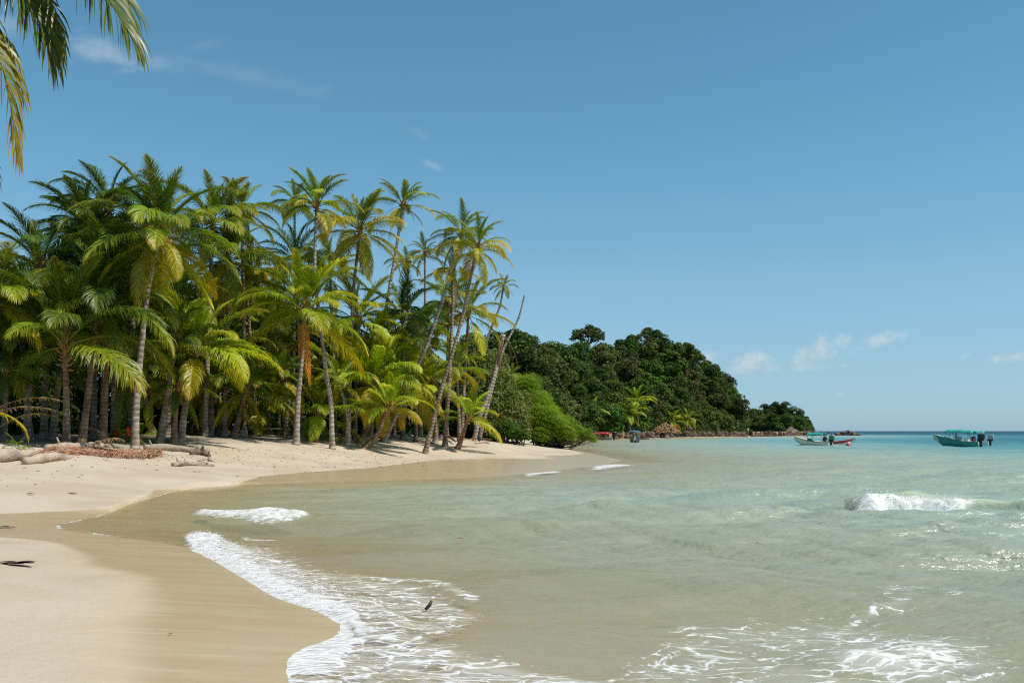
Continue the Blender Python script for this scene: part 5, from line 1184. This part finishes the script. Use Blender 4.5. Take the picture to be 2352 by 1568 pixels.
# ------------------------------------------------------------------ driftwood, roots and small things on the beach
def wood(name, a, b):
    m, t, out = new_mat(name)
    n = t.noise(obco(t, (1.2, 9, 9)), 2.0, 6, .65); n2 = t.noise(obco(t), 1.4, 4)
    c = t.mix(t.mrange(n, .3, .7), a, b); c = t.mix(t.mrange(n2, .5, .75, 0, .6), c, tuple(x * .5 for x in a))
    p = t.n('ShaderNodeBsdfPrincipled', i_Base_Color=c, i_Roughness=.9); p.inputs['Specular IOR Level'].default_value = .15
    t.set(p.inputs['Normal'], t.bump(n, .9, .03)); t.set(out.inputs[0], p); return m
M['drift'] = wood('weathered_wood', (.22, .16, .11), (.46, .37, .28)); M['drift_pale'] = wood('pale_driftwood', (.31, .235, .165), (.57, .46, .345)); M['drift_dark'] = wood('dark_driftwood', (.10, .07, .05), (.26, .18, .12))
def log(name, label, P, rad, mat, seed, cat='driftwood log', stubs=3, knot=.16, k=14, lift=.0):
    """P: layout points with distance; the log lies along them on the sand"""
    r = np.random.default_rng(seed); W = np.array([at(p_[0], p_[1] + 3, hit(p_[0], p_[1] + 3, 24) or p_[2] * 1.12) for p_ in P]); g = ground(W[:, 0], W[:, 1])
    n = 26; tt = np.linspace(0, 1, n); ti = np.linspace(0, 1, len(P)); rad_ = np.interp(tt, np.linspace(0, 1, len(rad)), rad)
    Q = np.stack([np.interp(tt, ti, W[:, 0]), np.interp(tt, ti, W[:, 1]), np.interp(tt, ti, g) + rad_ * .72 + lift], 1)
    Q[:, 2] += np.r_[0, np.cumsum(r.normal(0, .010, n - 1))]; loc = np.array([*W.mean(0)[:2], g.mean()])
    root = empty(name, loc); tag(root, label, cat); mb = MB(); mb.tube(Q - loc, rad_, k)
    V = mb.V[0]
    for i in range(len(V)):
        v = Vector(V[i]); V[i] += np.array(mnoise.noise_vector(v * 2.3 + Vector((seed, 0, 0)))) * rad_.mean() * knot + np.array(mnoise.noise_vector(v * 7)) * rad_.mean() * knot * .35
    obj('stem', mb.mesh('stem', [mat], True), root)
    for j in range(stubs):
        i = r.integers(2, n - 2); dv = np.array([r.normal(0, .6), r.normal(-.2, .5), abs(r.normal(.5, .4))]); dv /= np.linalg.norm(dv); p0 = Q[i] - loc; ln = rad_[i] * r.uniform(1.4, 2.8)
        mb = MB(); mb.tube([p0, p0 + dv * ln * .6, p0 + dv * ln], [rad_[i] * .42, rad_[i] * .3, rad_[i] * .12], 7); obj('branch_stub', mb.mesh('branch_stub', [mat], True), root)
    return root
log('driftwood_log', 'long smooth driftwood log lying behind the flared palm base', [(331,1030,36.5),(390,1032,36.6),(462,1039,36.2)], [.155, .19, .17, .15], M['drift'], 1, stubs=2, knot=.08)
log('driftwood_log', 'knotted root end of driftwood beside the right end of the long log', [(438,1042,35.6),(462,1042,35.4),(482,1046,35.4)], [.10, .20, .16, .07], M['drift_dark'], 2, stubs=6, knot=.5)
log('driftwood_log', 'thin curved driftwood piece pointing right past the long log', [(446,1030,38),(470,1034,37.5),(482,1044,37)], [.08, .10, .05], M['drift'], 3, stubs=1)
log('driftwood_log', 'gnarled short driftwood lying alone on the sand in front of the long log', [(399,1068,29.8),(430,1066,29.9),(460,1067,29.7),(490,1068,29.6)], [.10, .13, .09, .12, .07], M['drift'], 4, stubs=8, knot=.55)
log('driftwood_log', 'small rounded driftwood lump just above the gnarled short piece', [(455,1057,31.5),(478,1055,31.5),(491,1058,31.4)], [.04, .09, .12, .08], M['drift'], 5, stubs=2, knot=.4)
log('driftwood_log', 'pale thick log at the left edge of the photo at the foot of the bank', [(-80,1062,33),(0,1058,32.7),(64,1052,32.7)], [.20, .24, .22, .12], M['drift_pale'], 6, stubs=3, knot=.16)
log('driftwood_log', 'pinkish pale log lying right of the thick log at the foot of the bank', [(56,1064,32.6),(105,1058,32.5),(168,1047,32.7)], [.13, .21, .19, .08], M['drift_pale'], 7, stubs=3, knot=.16)
log('driftwood_log', 'dark weathered log across the gap between the two pale logs', [(38,1046,33.4),(70,1052,33),(92,1062,32.3)], [.10, .13, .10], M['drift_dark'], 8, stubs=4, knot=.4)
log('driftwood_log', 'grey bleached log lying on the bank in front of the shaggy young palm', [(106,1030,35.5),(150,1031,35.3),(205,1030,35.4),(232,1027,35.6)], [.13, .20, .19, .15], M['drift_pale'], 9, stubs=5, knot=.3)
log('driftwood_log', 'low reddish brown log lying on the sand in front of the lone palm cluster', [(948,1010,62),(985,1014,61),(1015,1018,60.5)], [.06, .10, .05], M['drift_dark'], 10, stubs=2)
log('driftwood_log', 'thin slanting branch left of the lone young palm', [(1028,1006,64),(1040,1014,63),(1046,1018,62.5)], [.10, .09, .06], M['drift_dark'], 11, stubs=1, lift=.2)
log('driftwood_log', 'pale forked driftwood right of the lone young palm', [(1092,1016,66),(1108,1014,66),(1124,1017,66)], [.07, .11, .05], M['drift_pale'], 12, stubs=6, knot=.5)
# dark stump with a black top beside the forked driftwood
w_ = at(1101, 1016, hit(1101, 1017, 24) or 76); st = empty('stump', (w_[0], w_[1], gz(w_[0], w_[1]))); tag(st, 'small dark upright stump by the pale forked driftwood', 'stump')
mb = MB(); mb.tube([(0, 0, -.1), (.02, 0, .25), (-.03, 0, .5), (-.12, 0, .62)], [.17, .14, .15, .07], 9); obj('trunk', mb.mesh('trunk', [simple_mat('charred_wood', (.035, .03, .028), .9, .5, 5, .6)], True), st)
mb = MB(); mb.tube([(.05, 0, .1), (.2, -.1, .05), (.35, -.1, -.03)], [.06, .04, .02], 6); obj('root', mb.mesh('root', [M['drift_pale']], True), st)
# exposed red roots below the coconut palm
r = np.random.default_rng(13); mb = MB()
hx_ = np.linspace(110, 380, 28); hd_ = np.array([hit(X, 1040, 24) or 40 for X in hx_])
for k in range(1500):
    X = r.uniform(118, 372); q = np.interp(X, [118, 160, 230, 300, 345, 372], [.35, .6, 1, 1, 1, .5])
    if r.uniform() > q: continue
    d0 = np.interp(X, hx_, hd_) - r.uniform(0, 1) * np.interp(X, [118, 240, 372], [1.2, 3.2, 2.6]); x0 = (X - CX) / FD * d0; g0 = gz(x0, d0)
    ln = r.uniform(.4, 1.1); dx = r.normal(0, .28) + np.interp(X, [118, 330], [-.45, .05]); top = np.array([x0, d0, g0 + r.uniform(.0, .22)])
    e = top + np.array([dx, -ln, 0]); e[2] = gz(e[0], e[1]) + .01; m1 = (top + e) / 2 + np.array([r.normal(0, .05), 0, r.uniform(.02, .18)])
    a = r.uniform(); col = np.array([(.30, .125, .06), (.42, .20, .10), (.54, .38, .27)][int(a * 3)]); mb.tube([top, m1, e], [.014, .012, .006], 4, 0, False, np.stack([col, col, col * .8]))
root_ = obj('root_mat', mb.mesh('root_mat', [M['strand']], False, True)); tag(root_, 'mat of reddish orange exposed roots spilling onto the sand below the coconut bearing palm', 'roots')
# pile of dead fronds at the left edge, and single dry fronds on the sand
def dry_frond(label, X, Y, d, yaw, L, tilt, droop, pal='brown', z=.15, nm='dead_frond', hang=.8, leaf=.6):
    d = d * 1.2; w_ = at(X, Y, d); o = obj(nm, frond_mesh(nm, arch(L, tilt, droop, .05), leaf, 46, .05, hang, PAL[pal], M['frond_dry'] if pal in ('brown', 'orange') else M['frond'], int(X * 7 + Y) % 9999, lift=.1))
    o.location = (w_[0], w_[1], gz(w_[0], w_[1]) + z); o.rotation_euler = (0, 0, R(yaw)); tag(o, label, 'palm frond', 'loose fronds below the palms'); return o
dry_frond('arching grey brown dead frond at the left edge, tips reaching the shaggy young palm', -60, 1000, 36.0, 12, 4.6, 36, 78, z=.9)
dry_frond('second dead frond lying lower, its bare stalk pointing at the shaggy young palm', -90, 1010, 35.6, 8, 4.2, 26, 50, z=.7)
dry_frond('dark dead frond behind the left pale log', -20, 1015, 36.8, 20, 3.4, 40, 88, z=.5)
dry_frond('green frond hanging at the left edge over the pale log', -70, 985, 35.2, 15, 2.8, 10, 96, 'yellow', z=1.2)
dry_frond('brown frond leaning between the two brown trunks', 262, 1012, 40.5, 165, 2.4, 45, 40, z=.0)
dry_frond('brown frond lying beside the base of the straight dark palm', 200, 1020, 38.2, -12, 1.8, 28, 40, z=.05)
dry_frond('dry brown frond on the sand behind the dark stump', 1066, 1006, 68, 4, 2.2, 6, 14, z=.05)
for k, (X, Y, d, s_, lb) in enumerate([(282, 965, 46, .34, 'small sunlit seedling palm behind the orange cloths'), (430, 950, 58, .42, 'small seedling palm in the shade right of the flared palm'), (500, 962, 60, .40, 'seedling palm with pale fronds by the slender shaded palm'), (322, 985, 50, .36, 'spiky seedling palm directly behind the coconut palm trunk'),
                                 (38, 1030, 34.6, .16, 'tiny green palm sprout growing on the pale logs'), (745, 975, 60, .4, 'seedling palm with yellow fronds at the foot of the bowed slender palm')]):
    d = d * 1.14; w_ = at(X, Y, d); g = gz(w_[0], w_[1]); sd = empty('palm_seedling', (w_[0], w_[1], g)); tag(sd, lb, 'young palm', 'seedling palms'); rr_ = random.Random(k)
    for j in range(10):
        o = obj('frond', lib('bright' if k in (0, 2, 5) else 'mid', [1, 2, 2, 3, 3, 4, 2, 1, 4, 3][j], j % 4), sd); o.rotation_euler = (0, 0, j * 2.4 + rr_.uniform(-.3, .3)); o.scale = (s_ * rr_.uniform(.8, 1.1),) * 3; o.location.z = .0
# cloths, tarps, boards in the shade
def cloth(name, label, X, Y, d, w, h, mat, seed, flat_=False, cat='cloth'):
    d = (hit(X, Y + 2, 24) or d * 1.14) if flat_ else d * 1.14; w_ = at(X, Y, d); n = 12; V = []
    for i in range(n):
        for j in range(n):
            u_, v_ = i / (n - 1) - .5, j / (n - 1) - .5; q = mnoise.noise(Vector((u_ * 3 + seed, v_ * 3, 0)))
            V.append((u_ * w * (1 - .35 * (v_ + .5) * (q + .5)), v_ * h + q * .15, .22 * (1 - 2 * abs(u_)) + q * .22) if flat_ else (u_ * w * (1 - .3 * (v_ + .5)) + q * .08, q * .2 + .06 * math.sin(u_ * 25), (v_ + .5) * h + q * .1 * h))
    F = [[i * n + j, i * n + j + 1, (i + 1) * n + j + 1, (i + 1) * n + j] for i in range(n - 1) for j in range(n - 1)]
    mb = MB(); mb.add(V, F); o = obj(name, mb.mesh(name, [mat], True)); sol = o.modifiers.new('thick', 'SOLIDIFY'); sol.thickness = .02; o.location = (w_[0], w_[1], gz(w_[0], w_[1]) + .03 if flat_ else w_[2]); tag(o, label, cat); return o
org = gloss('orange_cloth', (.75, .09, .015), .7)
cloth('orange_cloth', 'smaller bright orange cloth hanging low in the shade between dark trunks', 272, 1001, 46, .45, .34, org, 1)
cloth('orange_cloth', 'larger bright orange cloth in the shade just left of the coconut palm trunk', 297, 1002, 46, .42, .52, org, 2)
cloth('white_cloth', 'narrow white cloth hanging upright in the shade behind the flared palm', 483, 991, 62, .42, 1.0, gloss('white_cloth', (.8, .78, .76), .8), 3)
cloth('red_cloth', 'small dull red cloth in the shade right of the flared palm', 449, 994, 58, .3, .7, gloss('dull_red_cloth', (.30, .03, .05), .8), 4)
cloth('teal_tarp', 'dark teal tarpaulin bundled on the sand under the bowed slender palm', 739, 1003, 54, 1.1, 1.6, gloss('teal_tarp', (.01, .15, .13), .7), 5, True, 'tarpaulin')
tp = gloss('teal_bag', (.02, .22, .20), .7)
for k, (X, Y, lb) in enumerate([(948, 1001, 'small teal bundle under the strongly leaning palm, leftmost of three'), (985, 1003, 'small teal bundle under the rightmost leaning palm, in the middle of three'), (1014, 1006, 'small dark bundle right of the rightmost leaning palm base')]):
    cloth('cloth_bundle', lb, X, Y, 62, .9, .9, tp if k < 2 else gloss('violet_bundle', (.08, .04, .12), .8), 8 + k, True, 'bundle')
mb = MB(); mb.box((0, 0, 0), (1.0, .5, .06), .015); o = obj('white_board', mb.mesh('white_board', [wm])); w_ = at(739, 1004, hit(739, 1005, 24) or 62); g = gz(w_[0], w_[1]); o.location = (w_[0] + .5, w_[1], g + .30); o.rotation_euler = (0, .08, .2); tag(o, 'short white board lying on the teal tarpaulin', 'board')
bn = empty('bench', (*at(629, 993, 70)[:2], 0)); bn.location.z = gz(bn.location.x, bn.location.y); tag(bn, 'low bench with a white plank top left of the pale central trunk', 'bench')
mb = MB(); mb.box((0, 0, .45), (1.3, .35, .06), .01); obj('seat', mb.mesh('seat', [wm]), bn)
for sx in (-.45, .45):
    mb = MB(); mb.box((sx, 0, .2), (.12, .28, .44), .01); obj('leg', mb.mesh('leg', [M['drift_dark']]), bn)
mb = MB(); mb.box((0, 0, .2), (.42, .4, .42), .02); mb.box((0, 0, .42), (.46, .44, .04), .01); o = obj('wooden_box', mb.mesh('wooden_box', [M['drift_pale']])); w_ = at(560, 1002, hit(560, 1002.5, 24) or 64); o.location = (w_[0], w_[1], gz(w_[0], w_[1])); tag(o, 'small pale wooden box on the crest of the sand beneath the reddish leaning palm', 'box')
# scraps close to the camera
def scrap(name, label, X, Y, mk, z=None, cat='debris'):
    x, y = flat(X, Y, .25 if z is None else z); zz = gz(x, y) if z is None else z
    for _ in range(4):
        if z is None: x, y = flat(X, Y, zz); zz = gz(x, y)
    o = obj(name, mk); o.location = (x, y, zz + .004); tag(o, label, cat); return o
def leafy(name, L, W, mat, seed, n=1):
    mb = MB(); rr_ = random.Random(seed)
    for q in range(n):
        ox, oy, a = (rr_.uniform(-.5, .5) * L * (n > 1), rr_.uniform(-.2, .2) * L * (n > 1), rr_.uniform(-.5, .5)); V = []
        for i in range(9):
            s = i / 8; hw = W * math.sin(math.pi * min(.98, s + .02)) ** .8 * .5
            for v_ in (-1, 0, 1): px, py = (s - .5) * L, hw * v_; V.append((ox + px * math.cos(a) - py * math.sin(a), oy + px * math.sin(a) + py * math.cos(a), .012 + .25 * abs(v_) * hw + (.02 if n > 1 else .05) * L * math.sin(3 * s + q) ** 2 + q * .006))
        mb.add(V, [[i * 3 + j, i * 3 + 3 + j, i * 3 + 4 + j, i * 3 + 1 + j] for i in range(8) for j in (0, 1)])
    return mb.mesh(name, [mat], True)
dk = simple_mat('dark_seaweed', (.075, .028, .022), .6, .5, 20, .4); rl = simple_mat('red_leaf', (.40, .10, .035), .6, .3, 20, .2); bl = simple_mat('brown_leaf', (.22, .11, .05), .8, .4, 20, .3)
scrap('seaweed', 'dark red seaweed strand on the dry sand at lower left', 42, 1298, leafy('seaweed', .34, .10, dk, 1, 7))
scrap('seaweed', 'dark wet scrap at the left edge where the thin sheet of water ends', 8, 1213, leafy('seaweed', .28, .08, dk, 2, 4))
scrap('fallen_leaf', 'red leaf floating on the shallow water in the middle', 1058, 1238, leafy('fallen_leaf', .15, .09, rl, 3), .06, 'leaf')
scrap('fallen_leaf', 'tiny orange leaf on the wet sand near the bottom', 395, 1458, leafy('fallen_leaf', .045, .02, rl, 4, 2), None, 'leaf')
mb = MB(); mb.tube([(-.05, 0, 0), (0, .01, .05), (.02, .02, .10)], [.018, .022, .016], 6); o = scrap('stick', 'short dark stick poking out of the water right of the surf line', 987, 1400, mb.mesh('stick', [dk], True), .0, 'stick')
for k, (X, Y, lb) in enumerate([(63, 1136, 'dark speck of driftwood on the dry sand, leftmost of three'), (170, 1134, 'brown leaf on the dry sand near the thin water sheet'), (376, 1077, 'dark brown leaf in front of the gnarled driftwood'), (452, 1085, 'dark flake on the sand below the gnarled driftwood')]):
    scrap('fallen_leaf', lb, X, Y, leafy('fallen_leaf', .22, .12, bl, 20 + k, 2), None, 'leaf')
r = np.random.default_rng(44); mb = MB(); n = 0
while n < 620:
    X, Y = r.uniform(0, 1250), 0; d = r.uniform(26, 68); x = (X - CX) / FD * d; s_ = shore_dist(np.array([x]), np.array([d]))[0]
    if s_ < 3 or (s_ < 9 and r.uniform() < .8) or s_ > 17: continue
    g = gz(x, d); q = r.uniform(.03, .10); a = r.uniform(0, 6.28); mb.add([(x - q * math.cos(a), d - q * math.sin(a), g + .012), (x + q * .4 * math.sin(a), d - q * .4 * math.cos(a), g + .03), (x + q * math.cos(a), d + q * math.sin(a), g + .015), (x - q * .4 * math.sin(a), d + q * .4 * math.cos(a), g + .008)], [[0, 1, 2, 3]]); n += 1
o = obj('beach_litter', mb.mesh('beach_litter', [bl])); tag(o, 'scattered dry leaf scraps and bark flakes on the upper beach', 'litter', kind='stuff')
# the bare dead palms at the right end of the grove
def snag(label, d, path, r0, r1, fronds=0):
    d = d * 1.1
    pts = np.array([at(X, Y, d) for X, Y in path]); g = gz(pts[0][0], pts[0][1]); pts[0][2] = g - .1; loc = np.array([pts[0][0], pts[0][1], g])
    root = empty('dead_palm', loc); tag(root, label, 'dead palm'); s = np.r_[0, np.cumsum(np.linalg.norm(np.diff(pts, axis=0), axis=1))]; n = 50; ss = np.linspace(0, s[-1], n)
    Q = np.stack([np.interp(ss, s, pts[:, i]) for i in range(3)], 1)
    for _ in range(4): Q[1:-1] = .25 * Q[:-2] + .5 * Q[1:-1] + .25 * Q[2:]
    mb = MB(); mb.tube(Q - loc, np.linspace(r0, r1, n), 10); obj('trunk', mb.mesh('trunk', [M['bark_pale']], True, False, {'along': np.r_[np.repeat(ss, 10), 0, s[-1]]}), root)
    for k in range(fronds):
        o = obj('dead_frond', frond_mesh('dead_frond', arch(3.0, -55 - 4 * (k % 4), 32), .32, 34, .05, .9, PAL['brown'], M['frond_dry'], 500 + k, lift=0), root); o.location = Vector(Q[-1] - loc); o.rotation_euler = (0, 0, k * 2.1)
snag('broken palm stub with brown dead fronds drooping from its top', 76, [(1088,1003),(1100,960),(1116,920),(1135,863),(1148,800),(1157,768)], .22, .17, 9)
snag('bare leafless pole of a dead palm leaning right against the sky', 80, [(1100,1003),(1128,900),(1150,815),(1165,783),(1180,755),(1193,728),(1205,677)], .19, .07)

# ------------------------------------------------------------------ the near palm whose fronds hang into the top left corner
H0 = at(-330, -330, 10.5); g = gz(-7.3, 10.6); root = empty('coconut_palm', (-7.3, 10.6, g)); loc = np.array([-7.3, 10.6, g])
tag(root, 'near palm whose big hanging fronds frame the top left corner of the photo', 'palm tree', GRP)
mb, al, Q = trunk_mesh(np.array([(-7.3, 10.6, g - .1), (-7.25, 10.6, 3.5), (-7.05, 10.55, 6), H0]) - loc, .19, 77); obj('trunk', mb.mesh('trunk', [M['bark']], True, False, {'along': al}), root)
mb = MB(); mb.tube([H0 - loc - (0, 0, .3), H0 - loc, H0 - loc + (0, 0, .5)], [.13, .2, .06], 10); crown = obj('crown', mb.mesh('crown', [M['fibre']], True), root)
def smooth_path(P, n=26):
    P = np.asarray(P); s = np.linspace(0, 1, len(P)); u_ = np.linspace(0, 1, n); Q = np.stack([np.interp(u_, s, P[:, i]) for i in range(3)], 1)
    for _ in range(4): Q[1:-1] = .25 * Q[:-2] + .5 * Q[1:-1] + .25 * Q[2:]
    return Q
NG = ((.035, .072, .010), (.075, .120, .016), (.14, .14, .03)); NY = ((.060, .085, .014), (.130, .140, .022), (.32, .22, .045)); NB = ((.20, .07, .035), (.26, .11, .05), (.30, .17, .08))
for nm, P, leaf, nn, w, hg, pal in [
    ('frond', [(-330,-330,10.5),(-200,-260,10.1),(-70,-150,9.8),(20,-60,9.6),(66,0,9.5),(92,53,9.45),(108,92,9.4),(116,132,9.4)], .95, 140, .034, .7, NG),
    ('frond', [(-330,-330,10.5),(-160,-330,10.2),(0,-270,9.9),(120,-180,9.7),(200,-85,9.6),(244,-8,9.5),(278,42,9.45),(304,88,9.4)], 1.1, 140, .034, .65, NG),
    ('frond', [(-330,-330,10.5),(-240,-190,9.9),(-150,-60,9.5),(-60,30,9.2),(-6,110,9.1),(18,190,9.1),(30,270,9.1),(40,352,9.1)], .70, 110, .028, .9, NY),
    ('dead_frond', [(-330,-330,10.5),(-270,-120,9.9),(-200,60,9.5),(-120,190,9.3),(-60,280,9.2),(-25,350,9.2),(-8,400,9.2)], .55, 70, .020, .35, NB)]:
    W = np.array([at(*q) for q in P]) - loc
    o = obj(nm, frond_mesh(nm, smooth_path(W), leaf, nn, w, hg, pal, M['frond'] if nm == 'frond' else M['frond_dry'], int(leaf * 100), bare=.14, rach=.024, sub=5, lift=.25), crown)
for k in range(12):
    a = R(95 + k * 15); ci = [1, 2, 3, 4, 2, 5, 3, 1, 4, 5, 2, 3][k]; o = obj('frond', lib('mid', ci, k % 4), crown); o.location = H0 - loc; o.rotation_euler = (0, 0, a)

# ------------------------------------------------------------------ spray and froth on the breaking waves
def froth(name, label, n, pick, rads, seed):
    r = np.random.default_rng(seed); bm = bmesh.new(); bmesh.ops.create_icosphere(bm, subdivisions=1, radius=1.0); bm.verts.ensure_lookup_table()
    bv = np.array([v.co[:] for v in bm.verts]); bm.verts.index_update(); bf = np.array([[v.index for v in f.verts] for f in bm.faces]); bm.free()
    C, s = pick(r, n); n = len(C); V = (C[:, None, :] + bv[None] * (s[:, None, None] * r.uniform(.7, 1.3, (n, 1, 3)))).reshape(-1, 3)
    F = (bf[None] + (np.arange(n) * len(bv))[:, None, None]).reshape(-1, 3)
    o = obj(name, mesh_np(name, V, [F], [M['froth']], True)); tag(o, label, 'foam', kind='stuff'); return o
M['froth'] = simple_mat('white_froth', (.76, .76, .75), .8, .04, 20, .3, spec=.2)
def on_sea(mask, r, n):
    c = np.where(mask)[0]; area = (np.hypot(wx[c], wy[c]) ** 1.0); k = r.choice(c, n, p=area / area.sum()); j = r.normal(0, .05, (n, 2))
    return np.stack([wx[k] + j[:, 0], wy[k] + j[:, 1], seaz[k]], 1), k
def p_breaker(r, n):
    C, k = on_sea((foam > .8) & (Hc > .2) & (prof > .93) & (wy < 28) & (wy > 20), r, n); s = r.uniform(.004, .012, n) * r.uniform(.6, 1.8, n)
    C[:, 2] += .02 + np.abs(r.normal(0, .06, n)); C[:, 0] += r.normal(0, .12, n); return C, s
froth('wave_foam', 'fine white spray flying off the wave breaking at the right', 260, p_breaker, None, 1)
def p_surf(r, n):
    C, k = on_sea((df > .3) & (foam > .5) & (wy > 11), r, n); s = r.uniform(.003, .008, n); C[:, 2] += np.abs(r.normal(0, .02, n)); return C, s
froth('surf_foam', 'bubbling white spray along the surf line rolling onto the wet sand', 2200, p_surf, None, 2)
# ------------------------------------------------------------------ sky, sun, camera
SUN_EL, SUN_AZ = R(56), R(110)      # azimuth clockwise from +Y (the way the camera looks): the sun stands to the right
sd_ = Vector((math.sin(SUN_AZ) * math.cos(SUN_EL), math.cos(SUN_AZ) * math.cos(SUN_EL), math.sin(SUN_EL)))
sl = bpy.data.lights.new('sun', 'SUN'); sl.energy = 4.9; sl.angle = R(.53); sl.color = (1.0, .95, .87)
so = link(bpy.data.objects.new('sun', sl)); so.rotation_euler = sd_.to_track_quat('Z', 'Y').to_euler(); so.location = (40, -10, 60)
wld = bpy.data.worlds.new('World'); SC.world = wld; wld.use_nodes = True; wld.node_tree.nodes.clear(); t = NT(wld.node_tree)
out = t.n('ShaderNodeOutputWorld')
sk = t.n('ShaderNodeTexSky', sky_type='NISHITA'); sk.sun_disc = False; sk.sun_elevation = SUN_EL; sk.sun_rotation = SUN_AZ; sk.altitude = 0; sk.air_density = 1.0; sk.dust_density = .15; sk.ozone_density = 1.0
bg = t.n('ShaderNodeBackground', i_Strength=.147)
gen = t.n('ShaderNodeTexCoord').outputs['Generated']; sp = t.n('ShaderNodeSeparateXYZ'); t.set(sp.inputs[0], gen)
hz_ = t.ramp(sp.outputs[2], [(0, (.31, .52, .92)), (.06, (.43, .59, .76)), (.15, (.525, .72, .77)), (.245, (.50, .795, .815)), (.4, (.48, .805, .81)), (1, (.55, .82, .86))])
t.set(bg.inputs[0], t.mix(1.0, sk, hz_, 'MULTIPLY'))
yy = t.math('MAXIMUM', sp.outputs[1], .02); U = t.math('DIVIDE', sp.outputs[0], yy); Vv = t.math('DIVIDE', sp.outputs[2], yy)
cv = t.n('ShaderNodeCombineXYZ'); t.set(cv.inputs[0], U); t.set(cv.inputs[1], Vv)
n1 = t.noise(cv, 46, 6, .6); n2 = t.noise(t.vmath('MULTIPLY', cv, (1, 2.2, 1)), 14, 6, .65, .6)
tot = None; shade = None
def ell(cx, cy, rx, ry, rot, gain, nz, na):
    """a soft cloud patch about a direction of the sky; centre and radii as tangents"""
    cx, cy, rx, ry = (cx - CX) / FD, (HY - cy) / FD, rx / FD, ry / FD; c, s = math.cos(R(rot)), math.sin(R(rot))
    dx = t.math('SUBTRACT', U, cx); dy = t.math('SUBTRACT', Vv, cy)
    a = t.math('DIVIDE', t.math('ADD', t.math('MULTIPLY', dx, c), t.math('MULTIPLY', dy, s)), rx); b = t.math('DIVIDE', t.math('SUBTRACT', t.math('MULTIPLY', dy, c), t.math('MULTIPLY', dx, s)), ry)
    rr_ = t.math('SQRT', t.math('ADD', t.math('MULTIPLY', a, a), t.math('MULTIPLY', b, b)))
    f_ = t.math('ADD', t.math('SUBTRACT', 1.0, rr_), t.math('MULTIPLY', t.math('SUBTRACT', nz, .5), na))
    return t.math('MULTIPLY', t.mrange(f_, .0, 1.0), gain * .85), b
for cx, cy, rx, ry, rot, gain in [(1625,822,36,20,0,.45),(1728,832,54,32,10,.62),(1700,850,70,18,0,.36),(1768,846,34,20,0,.4),(1872,812,92,32,24,.62),(1905,792,56,18,12,.45),(1850,838,66,16,0,.32),(2030,782,86,22,17,.45),(2055,772,40,18,10,.45),(1940,840,18,8,0,.4),(2315,822,60,14,6,.5),(1928,906,22,7,8,.25),(2215,818,20,8,20,.18)]:
    f_, b_ = ell(cx, cy, rx, ry, rot, gain, n1, 2.0); tot = f_ if tot is None else t.math('MAXIMUM', tot, f_)
for cx, cy, rx, ry, rot, gain in [(235,120,130,44,-12,.36),(340,146,190,30,-14,.17),(560,172,330,34,-12,.08),(480,158,80,28,-20,.08),(995,380,40,12,-28,.22),(965,310,34,14,-35,.10),(10,60,50,40,0,.22),(480,104,60,14,10,.06)]:
    f_, b_ = ell(cx, cy, rx, ry, rot, gain, n2, 2.4); tot = t.math('MAXIMUM', tot, f_)
tot = t.math('MULTIPLY', tot, t.math('GREATER_THAN', sp.outputs[1], .05))
cb = t.n('ShaderNodeBackground', i_Strength=1.0); t.set(cb.inputs[0], t.mix(t.mrange(n1, .35, .7), (.56, .64, .68), (.80, .80, .79)))
ms = t.n('ShaderNodeMixShader'); t.set(ms.inputs[0], tot); t.set(ms.inputs[1], bg); t.set(ms.inputs[2], cb); t.set(out.inputs[0], ms)

cam = bpy.data.cameras.new('camera'); cam.lens = 35.0; cam.sensor_width = 36.0; cam.clip_start = .1; cam.clip_end = 80000
cam.shift_y = (HY - 784) / 2352
co = link(bpy.data.objects.new('camera', cam)); co.location = (0, 0, EYE); co.rotation_euler = (R(90), 0, 0); SC.camera = co
SC.view_settings.view_transform = 'Standard'; SC.view_settings.look = 'None'; SC.view_settings.exposure = 0.0; SC.view_settings.gamma = 1.0
SC.render.engine = 'CYCLES'; SC.cycles.use_denoising = False; SC.cycles.filter_width = 1.2
try: SC.cycles.denoiser = 'OPENIMAGEDENOISE'
except Exception: pass
SC.cycles.max_bounces = 8; SC.cycles.transparent_max_bounces = 12; SC.cycles.diffuse_bounces = 3; SC.cycles.glossy_bounces = 3; SC.cycles.transmission_bounces = 4
SC.cycles.caustics_reflective = False; SC.cycles.caustics_refractive = False
